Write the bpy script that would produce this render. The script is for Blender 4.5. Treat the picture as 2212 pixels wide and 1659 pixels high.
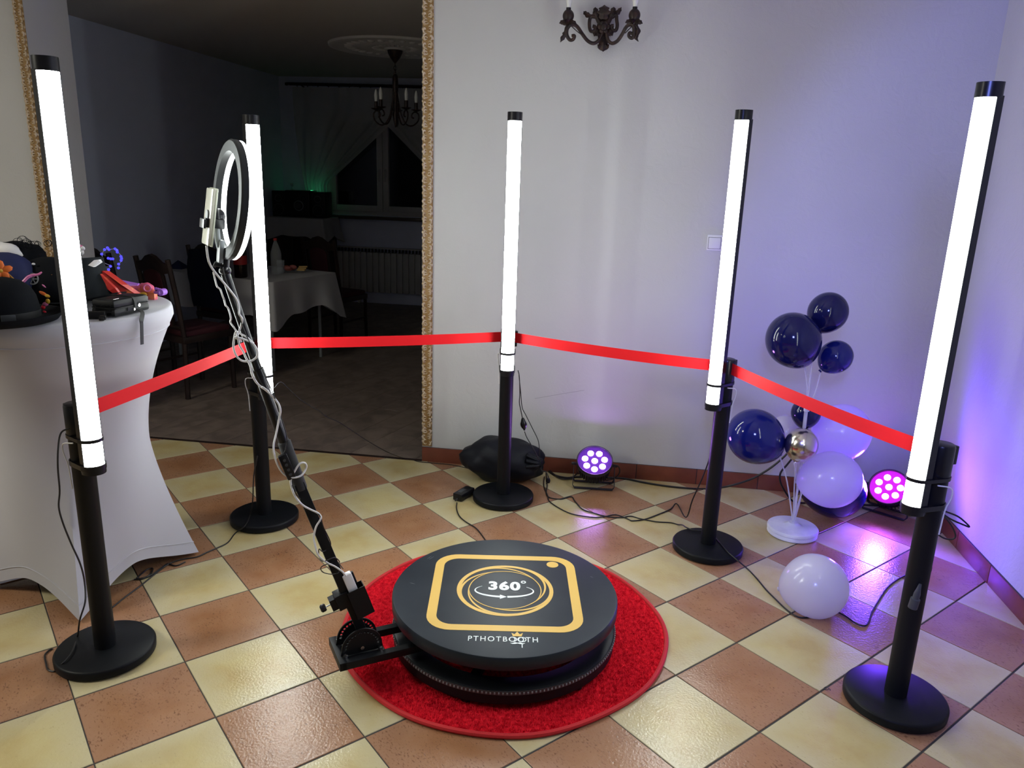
import bpy, bmesh, math, random
import numpy as np
from mathutils import Vector, Matrix
random.seed(7); rng = np.random.default_rng(11)
for _o in list(bpy.data.objects): bpy.data.objects.remove(_o)
SC = bpy.context.scene
COL = SC.collection
PI = math.pi

# ------------------------------------------------------------------ camera
RW = np.array([[0.98868494, 0.14663105, 0.03164538],
               [0.06880074, -0.25579332, -0.96428016],
               [-0.13329874, 0.9555465, -0.26298733]])      # rows: right, down, forward
CW = np.array([0, 0, 1.62996346]); FPX = 1654.66353
cam = bpy.data.cameras.new('camera'); camo = bpy.data.objects.new('camera', cam); COL.objects.link(camo)
cam.sensor_fit = 'HORIZONTAL'; cam.sensor_width = 36; cam.lens = FPX / 2212 * 36; cam.clip_start = .02; cam.clip_end = 60
m = Matrix.Identity(4)
for i in range(3):
    m[i][0] = RW[0][i]; m[i][1] = -RW[1][i]; m[i][2] = -RW[2][i]; m[i][3] = CW[i]
camo.matrix_world = m
SC.camera = camo
# ------------------------------------------------------------------ light and exposure
TUBE_POWER = 46.0          # radiance of the LED tubes
RING_POWER = 14.0
PAR_POWER = 5.0
SC.view_settings.view_transform = 'Standard'; SC.view_settings.look = 'None'
SC.view_settings.gamma = 1; SC.view_settings.use_curve_mapping = False
SC.view_settings.exposure = 0.0
wld = bpy.data.worlds.new('night'); SC.world = wld; wld.use_nodes = True
wld.node_tree.nodes['Background'].inputs[0].default_value = (.02, .03, .06, 1)
wld.node_tree.nodes['Background'].inputs[1].default_value = .05

def lamp(name, kind, loc, power, color, target=None, **kw):
    l = bpy.data.lights.new(name, kind); l.energy = power; l.color = color
    for k, v in kw.items(): setattr(l, k, v)
    o = bpy.data.objects.new(name, l); COL.objects.link(o); o.location = loc
    if target is not None:
        o.rotation_euler = (Vector(target) - Vector(loc)).to_track_quat('-Z', 'Y').to_euler()
    return o
# unseen violet spotlight, added above the camera to tint the right-hand walls
lamp('violet_fill', 'SPOT', (.05, -.35, 2.25), 270, (.22, .27, 1), (2.5, 4.09, .75), spot_size=math.radians(49), spot_blend=.14, shadow_soft_size=.2)
# the hall's own dim warm ceiling lamps behind the photographer
lamp('hall_ceiling_lamp', 'AREA', (-4.0, .9, 2.6), 52, (1, .97, .83), (-3.6, 1.6, 0), size=.5)
# coloured beams of the two LED cans that stand on the floor, and the green standby light of the stereo
lamp('can_beam_middle', 'SPOT', (-.075, 3.83, .2), 7, (.45, .2, 1), (-.075, 3.3, 1.1), spot_size=math.radians(150), spot_blend=.6, shadow_soft_size=.06)
lamp('can_beam_corner', 'SPOT', (1.37, 3.80, .21), 55, (.13, .045, 1), (.9, 2.6, .75), spot_size=math.radians(170), spot_blend=.3, shadow_soft_size=.06)
lamp('stereo_glow', 'POINT', (-3.80, 9.12, 1.36), .22, (.05, 1, .35), shadow_soft_size=.03)

# ------------------------------------------------------------------ from a pixel of the 2212x1659 frame to the scene
def ray(px, py): return np.array([(px - 1106) / FPX, (py - 829.5) / FPX, 1.]) @ RW
def atz(px, py, z=0.): d = ray(px, py); return CW + d * (z - CW[2]) / d[2]
def aty(px, py, y): d = ray(px, py); return CW + d * y / d[1]
def onp(px, py, P0, n): d = ray(px, py); n = np.asarray(n, float); return CW + d * (np.dot(np.asarray(P0, float) - CW, n) / np.dot(d, n))
def vplane(px, py, A, B):       # vertical plane through two plan points
    n = np.array([-(B[1] - A[1]), B[0] - A[0], 0.]); return onp(px, py, (A[0], A[1], 0), n)

# ------------------------------------------------------------------ mesh builder
def sm(pts, k=6):
    P = [np.asarray(p, float) for p in pts]
    if len(P) < 3: return P
    out = []
    for i in range(len(P) - 1):
        p0 = P[i - 1] if i else 2 * P[0] - P[1]; p1 = P[i]; p2 = P[i + 1]
        p3 = P[i + 2] if i + 2 < len(P) else 2 * P[-1] - P[-2]
        for j in range(k):
            t = j / k
            out.append(.5 * (2 * p1 + (p2 - p0) * t + (2 * p0 - 5 * p1 + 4 * p2 - p3) * t * t + (3 * p1 - p0 - 3 * p2 + p3) * t ** 3))
    out.append(P[-1]); return out
def unit(v): v = np.asarray(v, float); return v / (np.linalg.norm(v) + 1e-12)
def axes(z, hint=(0, 0, 1)):
    z = unit(z); x = np.cross(hint, z)
    if np.linalg.norm(x) < 1e-5: x = np.cross((0, 1, 0), z)
    x = unit(x); return np.array([x, np.cross(z, x), z])      # rows
def rz(a): c, s = math.cos(a), math.sin(a); return np.array([[c, s, 0], [-s, c, 0], [0, 0, 1.]])   # rows = local axes
ORG = {}
class MB:
    def __init__(s): s.v = []; s.f = []
    def add(s, V, F):
        b = len(s.v); s.v += [tuple(map(float, p)) for p in V]; s.f += [[b + i for i in q] for q in F]; return s
    def box(s, c, size, R=None, bev=0.):
        c = np.asarray(c, float); h = np.asarray(size, float) / 2; R = np.eye(3) if R is None else R
        if bev <= 0:
            V = [(x * h[0], y * h[1], z * h[2]) for x in (-1, 1) for y in (-1, 1) for z in (-1, 1)]
            F = [(0, 1, 3, 2), (4, 6, 7, 5), (0, 4, 5, 1), (2, 3, 7, 6), (0, 2, 6, 4), (1, 5, 7, 3)]
        else:
            bm = bmesh.new(); bmesh.ops.create_cube(bm, size=1)
            for v in bm.verts: v.co = Vector((v.co.x * size[0], v.co.y * size[1], v.co.z * size[2]))
            bmesh.ops.bevel(bm, geom=bm.edges[:], offset=bev, segments=2, affect='EDGES', profile=.6)
            bm.verts.index_update(); V = [tuple(v.co) for v in bm.verts]; F = [[v.index for v in f.verts] for f in bm.faces]; bm.free()
        return s.add([c + np.asarray(p) @ R for p in V], F)
    def cyl(s, p0, p1, r0, r1=None, n=20, cap=True):
        r1 = r0 if r1 is None else r1; p0 = np.asarray(p0, float); p1 = np.asarray(p1, float); A = axes(p1 - p0, (0, 0, 1) if abs(unit(p1 - p0)[2]) < .99 else (0, 1, 0))
        V = []; 
        for p, r in ((p0, r0), (p1, r1)):
            for i in range(n): a = 2 * PI * i / n; V.append(p + r * (math.cos(a) * A[0] + math.sin(a) * A[1]))
        F = [(i, (i + 1) % n, n + (i + 1) % n, n + i) for i in range(n)]
        if cap: F += [list(range(n))[::-1], list(range(n, 2 * n))]
        return s.add(V, F)
    def lathe(s, prof, o=(0, 0, 0), A=None, n=32, a0=0., a1=2 * PI, cap=True):
        o = np.asarray(o, float); A = np.eye(3) if A is None else A; full = abs(a1 - a0 - 2 * PI) < 1e-6; k = n if full else n + 1; V = []; F = []
        for r, z in prof:
            for i in range(k):
                a = a0 + (a1 - a0) * i / n; V.append(o + np.array([r * math.cos(a), r * math.sin(a), z]) @ A)
        for j in range(len(prof) - 1):
            for i in range(n):
                i2 = (i + 1) % k; F.append((j * k + i, j * k + i2, (j + 1) * k + i2, (j + 1) * k + i))
        if full and cap and prof[0] != prof[-1]:
            if prof[0][0] > 1e-6: F.append(list(range(k))[::-1])
            if prof[-1][0] > 1e-6: F.append([(len(prof) - 1) * k + i for i in range(k)])
        return s.add(V, F)
    def tube(s, pts, r, n=8, closed=False, taper=None):
        P = [np.asarray(p, float) for p in pts]; N = len(P); V = []; F = []; X = None
        for i, p in enumerate(P):
            a = P[(i - 1) % N] if (closed or i) else p; b = P[(i + 1) % N] if (closed or i < N - 1) else p
            t = unit(b - a)
            if X is None: X = axes(t)[0]
            X = X - t * np.dot(X, t); X = unit(X) if np.linalg.norm(X) > 1e-6 else axes(t)[0]; Y = np.cross(t, X)
            rr = r * (taper(i / (N - 1)) if taper else 1)
            for j in range(n): q = 2 * PI * j / n; V.append(p + rr * (math.cos(q) * X + math.sin(q) * Y))
        for i in range(N if closed else N - 1):
            for j in range(n):
                i2 = (i + 1) % N; F.append((i * n + j, i * n + (j + 1) % n, i2 * n + (j + 1) % n, i2 * n + j))
        if not closed: F += [list(range(n))[::-1], [(N - 1) * n + j for j in range(n)]]
        return s.add(V, F)
    def ball(s, c, r, sc=(1, 1, 1), nu=20, nv=12, R=None, fn=None):
        c = np.asarray(c, float); R = np.eye(3) if R is None else R; V = [(0, 0, -1.)]; F = []
        for j in range(1, nv):
            b = -PI / 2 + PI * j / nv
            for i in range(nu): a = 2 * PI * i / nu; V.append((math.cos(b) * math.cos(a), math.cos(b) * math.sin(a), math.sin(b)))
        V.append((0, 0, 1.))
        for i in range(nu):
            i2 = (i + 1) % nu; F.append((0, 1 + i2, 1 + i))
            for j in range(nv - 2): b = 1 + j * nu; F.append((b + i, b + i2, b + nu + i2, b + nu + i))
            b = 1 + (nv - 2) * nu; F.append((b + i, b + i2, len(V) - 1))
        W = []
        for p in V:
            q = np.array(p); k = fn(q) if fn else 1.; W.append(c + (q * k * r * np.asarray(sc)) @ R)
        return s.add(W, F)
    def torus(s, c, R0, r, A=None, nu=32, nv=8, a0=0., a1=2 * PI, sy=1.):
        c = np.asarray(c, float); A = np.eye(3) if A is None else A; full = abs(a1 - a0 - 2 * PI) < 1e-6
        pts = [c + np.array([R0 * math.cos(a0 + (a1 - a0) * i / nu), sy * R0 * math.sin(a0 + (a1 - a0) * i / nu), 0]) @ A for i in range(nu if full else nu + 1)]
        return s.tube(pts, r, nv, closed=full)
    def prism(s, poly, z0, z1, o=(0, 0, 0), A=None):
        A = np.eye(3) if A is None else A; o = np.asarray(o, float); n = len(poly)
        V = [o + np.array([x, y, z0]) @ A for x, y in poly] + [o + np.array([x, y, z1]) @ A for x, y in poly]
        return s.add(V, [(i, (i + 1) % n, n + (i + 1) % n, n + i) for i in range(n)] + [list(range(n))[::-1], list(range(n, 2 * n))])
    def grid(s, fn, nu, nv, closeu=False, thick=0., flip=False):
        ku = nu if closeu else nu + 1; V = [fn(i / nu, j / nv) for j in range(nv + 1) for i in range(ku)]
        F = []
        for j in range(nv):
            for i in range(nu):
                i2 = (i + 1) % ku; q = (j * ku + i, j * ku + i2, (j + 1) * ku + i2, (j + 1) * ku + i); F.append(q[::-1] if flip else q)
        return s.add(V, F)
    def ribbon(s, pts, up, w, th):
        P = [np.asarray(p, float) for p in pts]; up = np.asarray(up, float); V = []; F = []; N = len(P)
        for i, p in enumerate(P):
            t = unit(P[min(i + 1, N - 1)] - P[max(i - 1, 0)]); u = unit(up - t * np.dot(up, t)); nrm = np.cross(t, u)
            for a, b in ((-1, -1), (1, -1), (1, 1), (-1, 1)): V.append(p + u * a * w / 2 + nrm * b * th / 2)
        for i in range(N - 1):
            for j in range(4): F.append((i * 4 + j, i * 4 + (j + 1) % 4, i * 4 + 4 + (j + 1) % 4, i * 4 + 4 + j))
        F += [(3, 2, 1, 0), tuple((N - 1) * 4 + j for j in range(4))]
        return s.add(V, F)
    def build(s, name, mat, parent=None, smooth=True, ang=40, solid=0.):
        o = np.zeros(3) if parent is None else ORG[parent]
        me = bpy.data.meshes.new(name); me.from_pydata([tuple(np.asarray(p) - o) for p in s.v], [], s.f); me.update()
        bm = bmesh.new(); bm.from_mesh(me); bmesh.ops.recalc_face_normals(bm, faces=bm.faces[:]); bm.to_mesh(me); bm.free()
        if smooth:
            me.polygons.foreach_set('use_smooth', [True] * len(me.polygons)); me.set_sharp_from_angle(angle=math.radians(ang))
        me.materials.append(mat); ob = bpy.data.objects.new(name, me); COL.objects.link(ob)
        if parent is not None: ob.parent = parent
        ORG[ob] = o
        if solid:
            md = ob.modifiers.new('thick', 'SOLIDIFY'); md.thickness = solid; md.offset = 0
        return ob
def thing(name, label, cat, loc=(0, 0, 0), group=None):
    o = bpy.data.objects.new(name, None); COL.objects.link(o); o.location = loc; o.empty_display_size = .05
    o['label'] = label; o['category'] = cat
    if group: o['group'] = group
    ORG[o] = np.asarray(loc, float); return o
def tag(o, label, cat, group=None, kind=None):
    o['label'] = label; o['category'] = cat
    if group: o['group'] = group
    if kind: o['kind'] = kind
    return o
def struct(o, label=None):
    o['kind'] = 'structure'
    if label: o['label'] = label
    return o
def emptystruct(name, loc=(0, 0, 0)):
    o = bpy.data.objects.new(name, None); COL.objects.link(o); o.location = loc; o['kind'] = 'structure'; ORG[o] = np.asarray(loc, float); return o
def dup(root, loc, rotz=0., label=None):
    r = root.copy(); COL.objects.link(r); r.location = loc; r.rotation_euler = (0, 0, rotz)
    if label: r['label'] = label
    for ch in list(root.children):
        c = ch.copy(); COL.objects.link(c); c.parent = r
        for g in list(ch.children):
            d = g.copy(); COL.objects.link(d); d.parent = c
    return r
def flat(polys, h, z0=0.):
    """filled 2D outlines (with holes) as verts and faces, h thick"""
    cu = bpy.data.curves.new('flat', 'CURVE'); cu.dimensions = '2D'; cu.fill_mode = 'BOTH'; cu.extrude = h / 2
    for P in polys:
        sp = cu.splines.new('POLY'); sp.points.add(len(P) - 1); sp.use_cyclic_u = True
        for q, p in zip(sp.points, P): q.co = (p[0], p[1], 0, 1)
    return _curve_mesh(cu, z0 + h / 2)
def _curve_mesh(cu, dz):
    ob = bpy.data.objects.new('tmp', cu); COL.objects.link(ob)
    bpy.context.view_layer.update(); me = bpy.data.meshes.new_from_object(ob.evaluated_get(bpy.context.evaluated_depsgraph_get()))
    V = [np.array(v.co) + (0, 0, dz) for v in me.vertices]; F = [list(p.vertices) for p in me.polygons]
    bpy.data.objects.remove(ob); bpy.data.meshes.remove(me); return V, F
def text(body, size, h, bold=0., spacing=1., sx=1.):
    cu = bpy.data.curves.new('text', 'FONT'); cu.body = body; cu.size = size; cu.extrude = h / 2; cu.offset = bold; cu.space_character = spacing; cu.resolution_u = 4
    V, F = _curve_mesh(cu, h / 2); V = np.array(V); V[:, 0] *= sx; return V, F
def circ(cx, cy, r, n=32, ry=None): ry = ry or r; return [(cx + r * math.cos(2 * PI * i / n), cy + ry * math.sin(2 * PI * i / n)) for i in range(n)]
def rrect(x0, y0, x1, y1, r, n=8):
    P = []
    for cx, cy, a in ((x1 - r, y1 - r, 0), (x0 + r, y1 - r, PI / 2), (x0 + r, y0 + r, PI), (x1 - r, y0 + r, 1.5 * PI)):
        for i in range(n + 1): q = a + PI / 2 * i / n; P.append((cx + r * math.cos(q), cy + r * math.sin(q)))
    return P

# ------------------------------------------------------------------ materials
def srgb(r, g, b):
    return tuple(((c / 255) / 12.92 if c / 255 <= .04045 else ((c / 255 + .055) / 1.055) ** 2.4) for c in (r, g, b)) + (1,)
def mat(name, col, rough=.5, metal=0., spec=.5, bump=None, var=None, emit=None, trans=0., alpha=1., coat=0., sheen=0., sub=0., ior=1.45, obrand=False, detail=6):
    M = bpy.data.materials.new(name); M.use_nodes = True; N = M.node_tree.nodes; L = M.node_tree.links; B = N['Principled BSDF']
    B.inputs['Base Color'].default_value = col; B.inputs['Roughness'].default_value = rough; B.inputs['Metallic'].default_value = metal
    B.inputs['Specular IOR Level'].default_value = spec; B.inputs['IOR'].default_value = ior
    B.inputs['Transmission Weight'].default_value = trans; B.inputs['Alpha'].default_value = alpha
    B.inputs['Coat Weight'].default_value = coat; B.inputs['Coat Roughness'].default_value = .08; B.inputs['Sheen Weight'].default_value = sheen
    if sub: B.inputs['Subsurface Weight'].default_value = sub; B.inputs['Subsurface Radius'].default_value = (.05, .05, .05)
    if emit: B.inputs['Emission Color'].default_value = emit[0]; B.inputs['Emission Strength'].default_value = emit[1]
    if bump or var:
        tc = N.new('ShaderNodeTexCoord'); src = tc.outputs['Object']
        if obrand:
            oi = N.new('ShaderNodeObjectInfo'); va = N.new('ShaderNodeVectorMath'); va.operation = 'MULTIPLY_ADD'
            cmb = N.new('ShaderNodeCombineXYZ')
            for k in range(3): L.new(oi.outputs['Random'], cmb.inputs[k])
            L.new(cmb.outputs[0], va.inputs[0]); va.inputs[1].default_value = (37, 53, 71); L.new(src, va.inputs[2]); src = va.outputs[0]
    if var:      # (scale, second colour, low, high)
        t = N.new('ShaderNodeTexNoise'); t.inputs['Scale'].default_value = var[0]; t.inputs['Detail'].default_value = detail; L.new(src, t.inputs['Vector'])
        r = N.new('ShaderNodeValToRGB'); r.color_ramp.elements[0].position = var[2]; r.color_ramp.elements[1].position = var[3]
        r.color_ramp.elements[0].color = col; r.color_ramp.elements[1].color = var[1]; L.new(t.outputs['Fac'], r.inputs[0]); L.new(r.outputs[0], B.inputs['Base Color'])
    if bump:     # (scale, strength, distance)
        t = N.new('ShaderNodeTexNoise'); t.inputs['Scale'].default_value = bump[0]; t.inputs['Detail'].default_value = detail; L.new(src, t.inputs['Vector'])
        b = N.new('ShaderNodeBump'); b.inputs['Strength'].default_value = bump[1]; b.inputs['Distance'].default_value = bump[2]
        L.new(t.outputs['Fac'], b.inputs['Height']); L.new(b.outputs[0], B.inputs['Normal'])
    return M
def wall_mat(name, col):
    M = mat(name, col, .75, spec=.25, var=(1.3, tuple(c * .93 for c in col[:3]) + (1,), .35, .7))
    N = M.node_tree.nodes; L = M.node_tree.links; B = N['Principled BSDF']; tc = [n for n in N if n.type == 'TEX_COORD'][0]
    n1 = N.new('ShaderNodeTexNoise'); n1.inputs['Scale'].default_value = 16; n1.inputs['Detail'].default_value = 9; n1.inputs['Distortion'].default_value = 1.2
    n2 = N.new('ShaderNodeTexNoise'); n2.inputs['Scale'].default_value = 140; n2.inputs['Detail'].default_value = 3
    L.new(tc.outputs['Object'], n1.inputs['Vector']); L.new(tc.outputs['Object'], n2.inputs['Vector'])
    a = N.new('ShaderNodeMath'); a.operation = 'MULTIPLY_ADD'; L.new(n2.outputs['Fac'], a.inputs[0]); a.inputs[1].default_value = .22; L.new(n1.outputs['Fac'], a.inputs[2])
    b = N.new('ShaderNodeBump'); b.inputs['Strength'].default_value = .5; b.inputs['Distance'].default_value = .0042
    L.new(a.outputs[0], b.inputs['Height']); L.new(b.outputs[0], B.inputs['Normal']); return M
def tile_mat(name, c1, c2, speck, rough, edge=None, thr=(.74, .86)):
    M = mat(name, c1, rough, spec=.5, var=(6.5, c2, .36, .66), obrand=True)
    N = M.node_tree.nodes; L = M.node_tree.links; B = N['Principled BSDF']
    ramp = [n for n in N if n.type == 'VALTORGB'][0]; vec = [n for n in N if n.type == 'VECT_MATH'][0].outputs[0]
    mp = N.new('ShaderNodeMapping'); mp.inputs['Scale'].default_value = (1, 1.9, 1); L.new(vec, mp.inputs[0])
    sp = N.new('ShaderNodeTexNoise'); sp.inputs['Scale'].default_value = 95; sp.inputs['Detail'].default_value = 5; L.new(mp.outputs[0], sp.inputs['Vector'])
    md = N.new('ShaderNodeTexNoise'); md.inputs['Scale'].default_value = 14; md.inputs['Detail'].default_value = 3; L.new(vec, md.inputs['Vector'])
    mm = N.new('ShaderNodeMath'); mm.operation = 'MULTIPLY_ADD'; L.new(md.outputs['Fac'], mm.inputs[0]); mm.inputs[1].default_value = .28; L.new(sp.outputs['Fac'], mm.inputs[2])
    r2 = N.new('ShaderNodeValToRGB'); r2.color_ramp.elements[0].position = thr[0]; r2.color_ramp.elements[1].position = thr[1]; L.new(mm.outputs[0], r2.inputs[0])
    base = ramp.outputs[0]
    if edge:      # the printed glaze pales towards the rim of each tile
        tco = [n for n in N if n.type == 'TEX_COORD'][0]; ab = N.new('ShaderNodeVectorMath'); ab.operation = 'ABSOLUTE'; L.new(tco.outputs['Object'], ab.inputs[0])
        sx = N.new('ShaderNodeSeparateXYZ'); L.new(ab.outputs[0], sx.inputs[0]); mxm = N.new('ShaderNodeMath'); mxm.operation = 'MAXIMUM'; L.new(sx.outputs[0], mxm.inputs[0]); L.new(sx.outputs[1], mxm.inputs[1])
        ad_ = N.new('ShaderNodeMath'); ad_.operation = 'MULTIPLY_ADD'; L.new(md.outputs['Fac'], ad_.inputs[0]); ad_.inputs[1].default_value = .09; L.new(mxm.outputs[0], ad_.inputs[2])
        er = N.new('ShaderNodeMapRange'); er.inputs['From Min'].default_value = .11; er.inputs['From Max'].default_value = .215; L.new(ad_.outputs[0], er.inputs['Value'])
        em = N.new('ShaderNodeMixRGB'); L.new(er.outputs[0], em.inputs[0]); L.new(base, em.inputs[1]); em.inputs[2].default_value = edge; base = em.outputs[0]
    mx = N.new('ShaderNodeMixRGB'); L.new(r2.outputs[0], mx.inputs[0]); L.new(base, mx.inputs[1]); mx.inputs[2].default_value = speck
    L.new(mx.outputs[0], B.inputs['Base Color'])
    bn = N.new('ShaderNodeTexNoise'); bn.inputs['Scale'].default_value = 125; bn.inputs['Detail'].default_value = 4; L.new(vec, bn.inputs['Vector'])
    b = N.new('ShaderNodeBump'); b.inputs['Strength'].default_value = .34; b.inputs['Distance'].default_value = .003
    L.new(bn.outputs['Fac'], b.inputs['Height']); L.new(b.outputs[0], B.inputs['Normal']); return M
M = {}
M['wall'] = wall_mat('wall_plaster', (.53, .53, .53, 1))
M['wall2'] = wall_mat('side_room_plaster', (.62, .66, .82, 1))
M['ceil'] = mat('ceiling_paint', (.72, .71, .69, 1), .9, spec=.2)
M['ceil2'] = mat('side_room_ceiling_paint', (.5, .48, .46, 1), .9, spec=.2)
M['grout'] = mat('grout', (.05, .046, .045, 1), .9, bump=(60, .3, .004))
M['beige'] = tile_mat('beige_tile', (.54, .455, .225, 1), (.47, .36, .155, 1), (.40, .32, .16, 1), .22, edge=(.53, .465, .285, 1), thr=(.78, .96))
M['terra'] = tile_mat('terracotta_tile', (.36, .185, .095, 1), (.29, .135, .062, 1), (.17, .08, .042, 1), .22, edge=(.35, .19, .11, 1), thr=(.715, .88))
M['skirt'] = mat('terracotta_skirting', (.20, .055, .03, 1), .38, var=(9, (.15, .04, .024, 1), .35, .65), obrand=True)
M['wood'] = mat('laminate', (.22, .17, .14, 1), .42, var=(8, (.13, .10, .085, 1), .35, .65), obrand=True)
for n in M['wood'].node_tree.nodes:
    if n.type == 'TEX_NOISE': n.inputs['Distortion'].default_value = .8
M['gold'] = mat('trim_ground', (.27, .155, .05, 1), .5, var=(40, (.34, .21, .08, 1), .4, .6))
M['cream'] = mat('trim_relief', (.46, .34, .19, 1), .42, var=(60, (.60, .50, .39, 1), .4, .6))
M['black'] = mat('black_powder_coat', (.006, .007, .009, 1), .45, spec=.22, bump=(400, .15, .001))
M['blackgloss'] = mat('black_plastic', (.007, .007, .009, 1), .28, spec=.4)
M['rubber'] = mat('black_foam', (.022, .022, .024, 1), .8, bump=(300, .3, .001))
M['cable'] = mat('black_cable', (.012, .011, .012, 1), .45)
M['dgrey'] = mat('dark_grey_plastic', (.045, .05, .055, 1), .4)
M['ringback'] = mat('ring_light_back', (.022, .025, .028, 1), .45, spec=.3)
M['grey'] = mat('grey_plastic', (.22, .24, .25, 1), .4)
M['steel'] = mat('bright_steel', (.6, .6, .62, 1), .25, metal=1)
M['tube'] = mat('lit_tube', (1, 1, 1, 1), .4, emit=((.93, 1, .96, 1), TUBE_POWER))
M['ringlit'] = mat('lit_ring', (1, 1, 1, 1), .4, emit=((.93, 1, .97, 1), RING_POWER))
M['belt'] = mat('red_webbing', (.70, .010, .016, 1), .7, spec=.2, bump=(600, .2, .001))
M['deck'] = mat('platform_top', (.013, .019, .028, 1), .45, spec=.28, var=(5, (.020, .027, .037, 1), .4, .7), bump=(220, .12, .001))
M['logoy'] = mat('yellow_print', (.72, .46, .10, 1), .5)
M['logow'] = mat('white_print', (.78, .84, .84, 1), .5)
M['rug'] = mat('red_pile', (.50, .004, .014, 1), .95, spec=.05, var=(75, (.88, .022, .042, 1), .35, .62))
M['rugedge'] = mat('red_binding', (.55, .02, .025, 1), .8, bump=(250, .5, .002))
M['cloth'] = mat('white_stretch_cloth', (.48, .48, .53, 1), .8, sheen=.2, bump=(700, .1, .0006))
M['linen'] = mat('table_linen', (.40, .40, .41, 1), .85, bump=(300, .15, .001))
M['bnavy'] = mat('navy_latex', (.008, .012, .13, 1), .10, spec=.5)
M['bnavy2'] = mat('dark_navy_latex', (.006, .007, .060, 1), .10, spec=.5)
M['bwhite'] = mat('white_latex', (.72, .71, .74, 1), .2, spec=.5, coat=.4)
def translucent(Mt, col, fac):
    N = Mt.node_tree.nodes; L = Mt.node_tree.links; t = N.new('ShaderNodeBsdfTranslucent'); t.inputs[0].default_value = col; mx = N.new('ShaderNodeMixShader'); mx.inputs[0].default_value = fac
    L.new(N['Principled BSDF'].outputs[0], mx.inputs[1]); L.new(t.outputs[0], mx.inputs[2]); L.new(mx.outputs[0], N['Material Output'].inputs[0])
translucent(M['bwhite'], (.8, .79, .82, 1), .5)
M['bsilver'] = mat('silver_latex', (.62, .56, .50, 1), .2, metal=1)
M['clear'] = mat('clear_plastic', (.85, .85, .92, 1), .25, alpha=.45)
M['frost'] = mat('frosted_base', (.72, .72, .78, 1), .35, var=(14, (.6, .6, .68, 1), .4, .65))
M['parbody'] = mat('par_body', (.02, .018, .03, 1), .45)
M['parface'] = mat('par_face', (.03, .02, .05, 1), .4, emit=((.20, .02, .75, 1), .5))  # dark plate; violet spill from the lenses painted as a weak glow
M['parlens'] = mat('par_lens', (1, 1, 1, 1), .3, emit=((.50, .20, 1, 1), PAR_POWER * 14))
M['parlens2'] = mat('par_lens_pink', (1, 1, 1, 1), .3, emit=((.72, .11, 1, 1), PAR_POWER * 7))
M['parface2'] = mat('par_face_pink', (.04, .01, .05, 1), .4, emit=((.75, .01, 1, 1), .9))  # pink spill of the lenses put into the plate as emission
M['bag'] = mat('black_nylon', (.006, .007, .012, 1), .55, spec=.3, bump=(9, .5, .012))
M['iron'] = mat('wrought_iron', (.018, .011, .010, 1), .45, metal=.3, var=(40, (.05, .024, .017, 1), .45, .7), bump=(70, .4, .003))
M['bulbwhite'] = mat('white_bulb', (.72, .72, .70, 1), .3)
M['switch'] = mat('white_switch', (.72, .72, .74, 1), .35)
M['pvc'] = mat('white_pvc', (.42, .40, .41, 1), .4)
M['glass'] = mat('window_glass', (.5, .6, .65, 1), .03, trans=1., ior=1.45)
M['night'] = mat('night_outside', (.004, .007, .010, 1), .9)
M['sheer'] = mat('sheer_curtain', (.62, .62, .64, 1), .9, alpha=.55, bump=(60, .3, .004))
M['darkwood'] = mat('dark_wood', (.024, .014, .012, 1), .45, spec=.3, var=(9, (.016, .009, .008, 1), .4, .6))
M['maroon'] = mat('maroon_upholstery', (.045, .005, .010, 1), .8)
M['sill'] = mat('brown_sill', (.05, .03, .025, 1), .4)
M['radiator'] = mat('radiator_paint', (.42, .42, .42, 1), .45)
M['felt'] = mat('black_felt', (.007, .008, .010, 1), .9, spec=.1, bump=(250, .4, .002))
M['feltgrey'] = mat('charcoal_felt', (.022, .026, .028, 1), .9, spec=.1, bump=(250, .3, .002))
M['satin'] = mat('black_satin', (.012, .012, .013, 1), .45, spec=.3)
M['navycloth'] = mat('navy_cloth', (.008, .014, .075, 1), .7)
M['jacketcloth'] = mat('dark_navy_wool', (.004, .006, .018, 1), .85, spec=.2)
M['goldcord'] = mat('gold_cord', (.45, .22, .03, 1), .5)
M['pink'] = mat('pink_plastic', (.75, .12, .25, 1), .3, var=(25, (.8, .22, .10, 1), .45, .6))
M['pinkrub'] = mat('pink_rubber', (.72, .20, .42, 1), .4)
M['purple'] = mat('purple_plastic', (.36, .14, .62, 1), .35)
M['orange'] = mat('orange_petal', (.75, .16, .02, 1), .6)
M['yellow'] = mat('yellow_petal', (.62, .36, .03, 1), .6)
M['redsatin'] = mat('red_satin', (.50, .022, .016, 1), .4, var=(28, (.62, .13, .03, 1), .52, .62))
M['whitecard'] = mat('white_card', (.78, .77, .78, 1), .6)
M['redcard'] = mat('red_plastic', (.7, .02, .04, 1), .4)
M['bluelit'] = mat('blue_led', (.02, .02, .4, 1), .3, emit=((.06, .05, 1, 1), 1.6))
M['case'] = mat('black_hard_case', (.009, .010, .011, 1), .45, spec=.3, bump=(500, .25, .001))
M['cola'] = mat('cola', (.012, .006, .005, 1), .1)
M['bread'] = mat('bread', (.5, .33, .12, 1), .8)
M['ham'] = mat('ham', (.4, .12, .1, 1), .6)
M['bottleglass'] = mat('bottle_glass', (.55, .6, .62, 1), .08, alpha=.22)
M['label'] = mat('red_label', (.35, .02, .02, 1), .5)
M['powerbank'] = mat('white_gloss', (.8, .8, .82, 1), .25)
M['whitecable'] = mat('white_cable', (.72, .72, .72, 1), .4)
M['phoneclear'] = mat('clear_case', (.75, .78, .62, 1), .15, alpha=.6, coat=.5)
M['phone'] = mat('phone_glass', (.55, .54, .45, 1), .2)
M['smudge'] = mat('grey_smudge', (.3, .29, .3, 1), .9)

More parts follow.
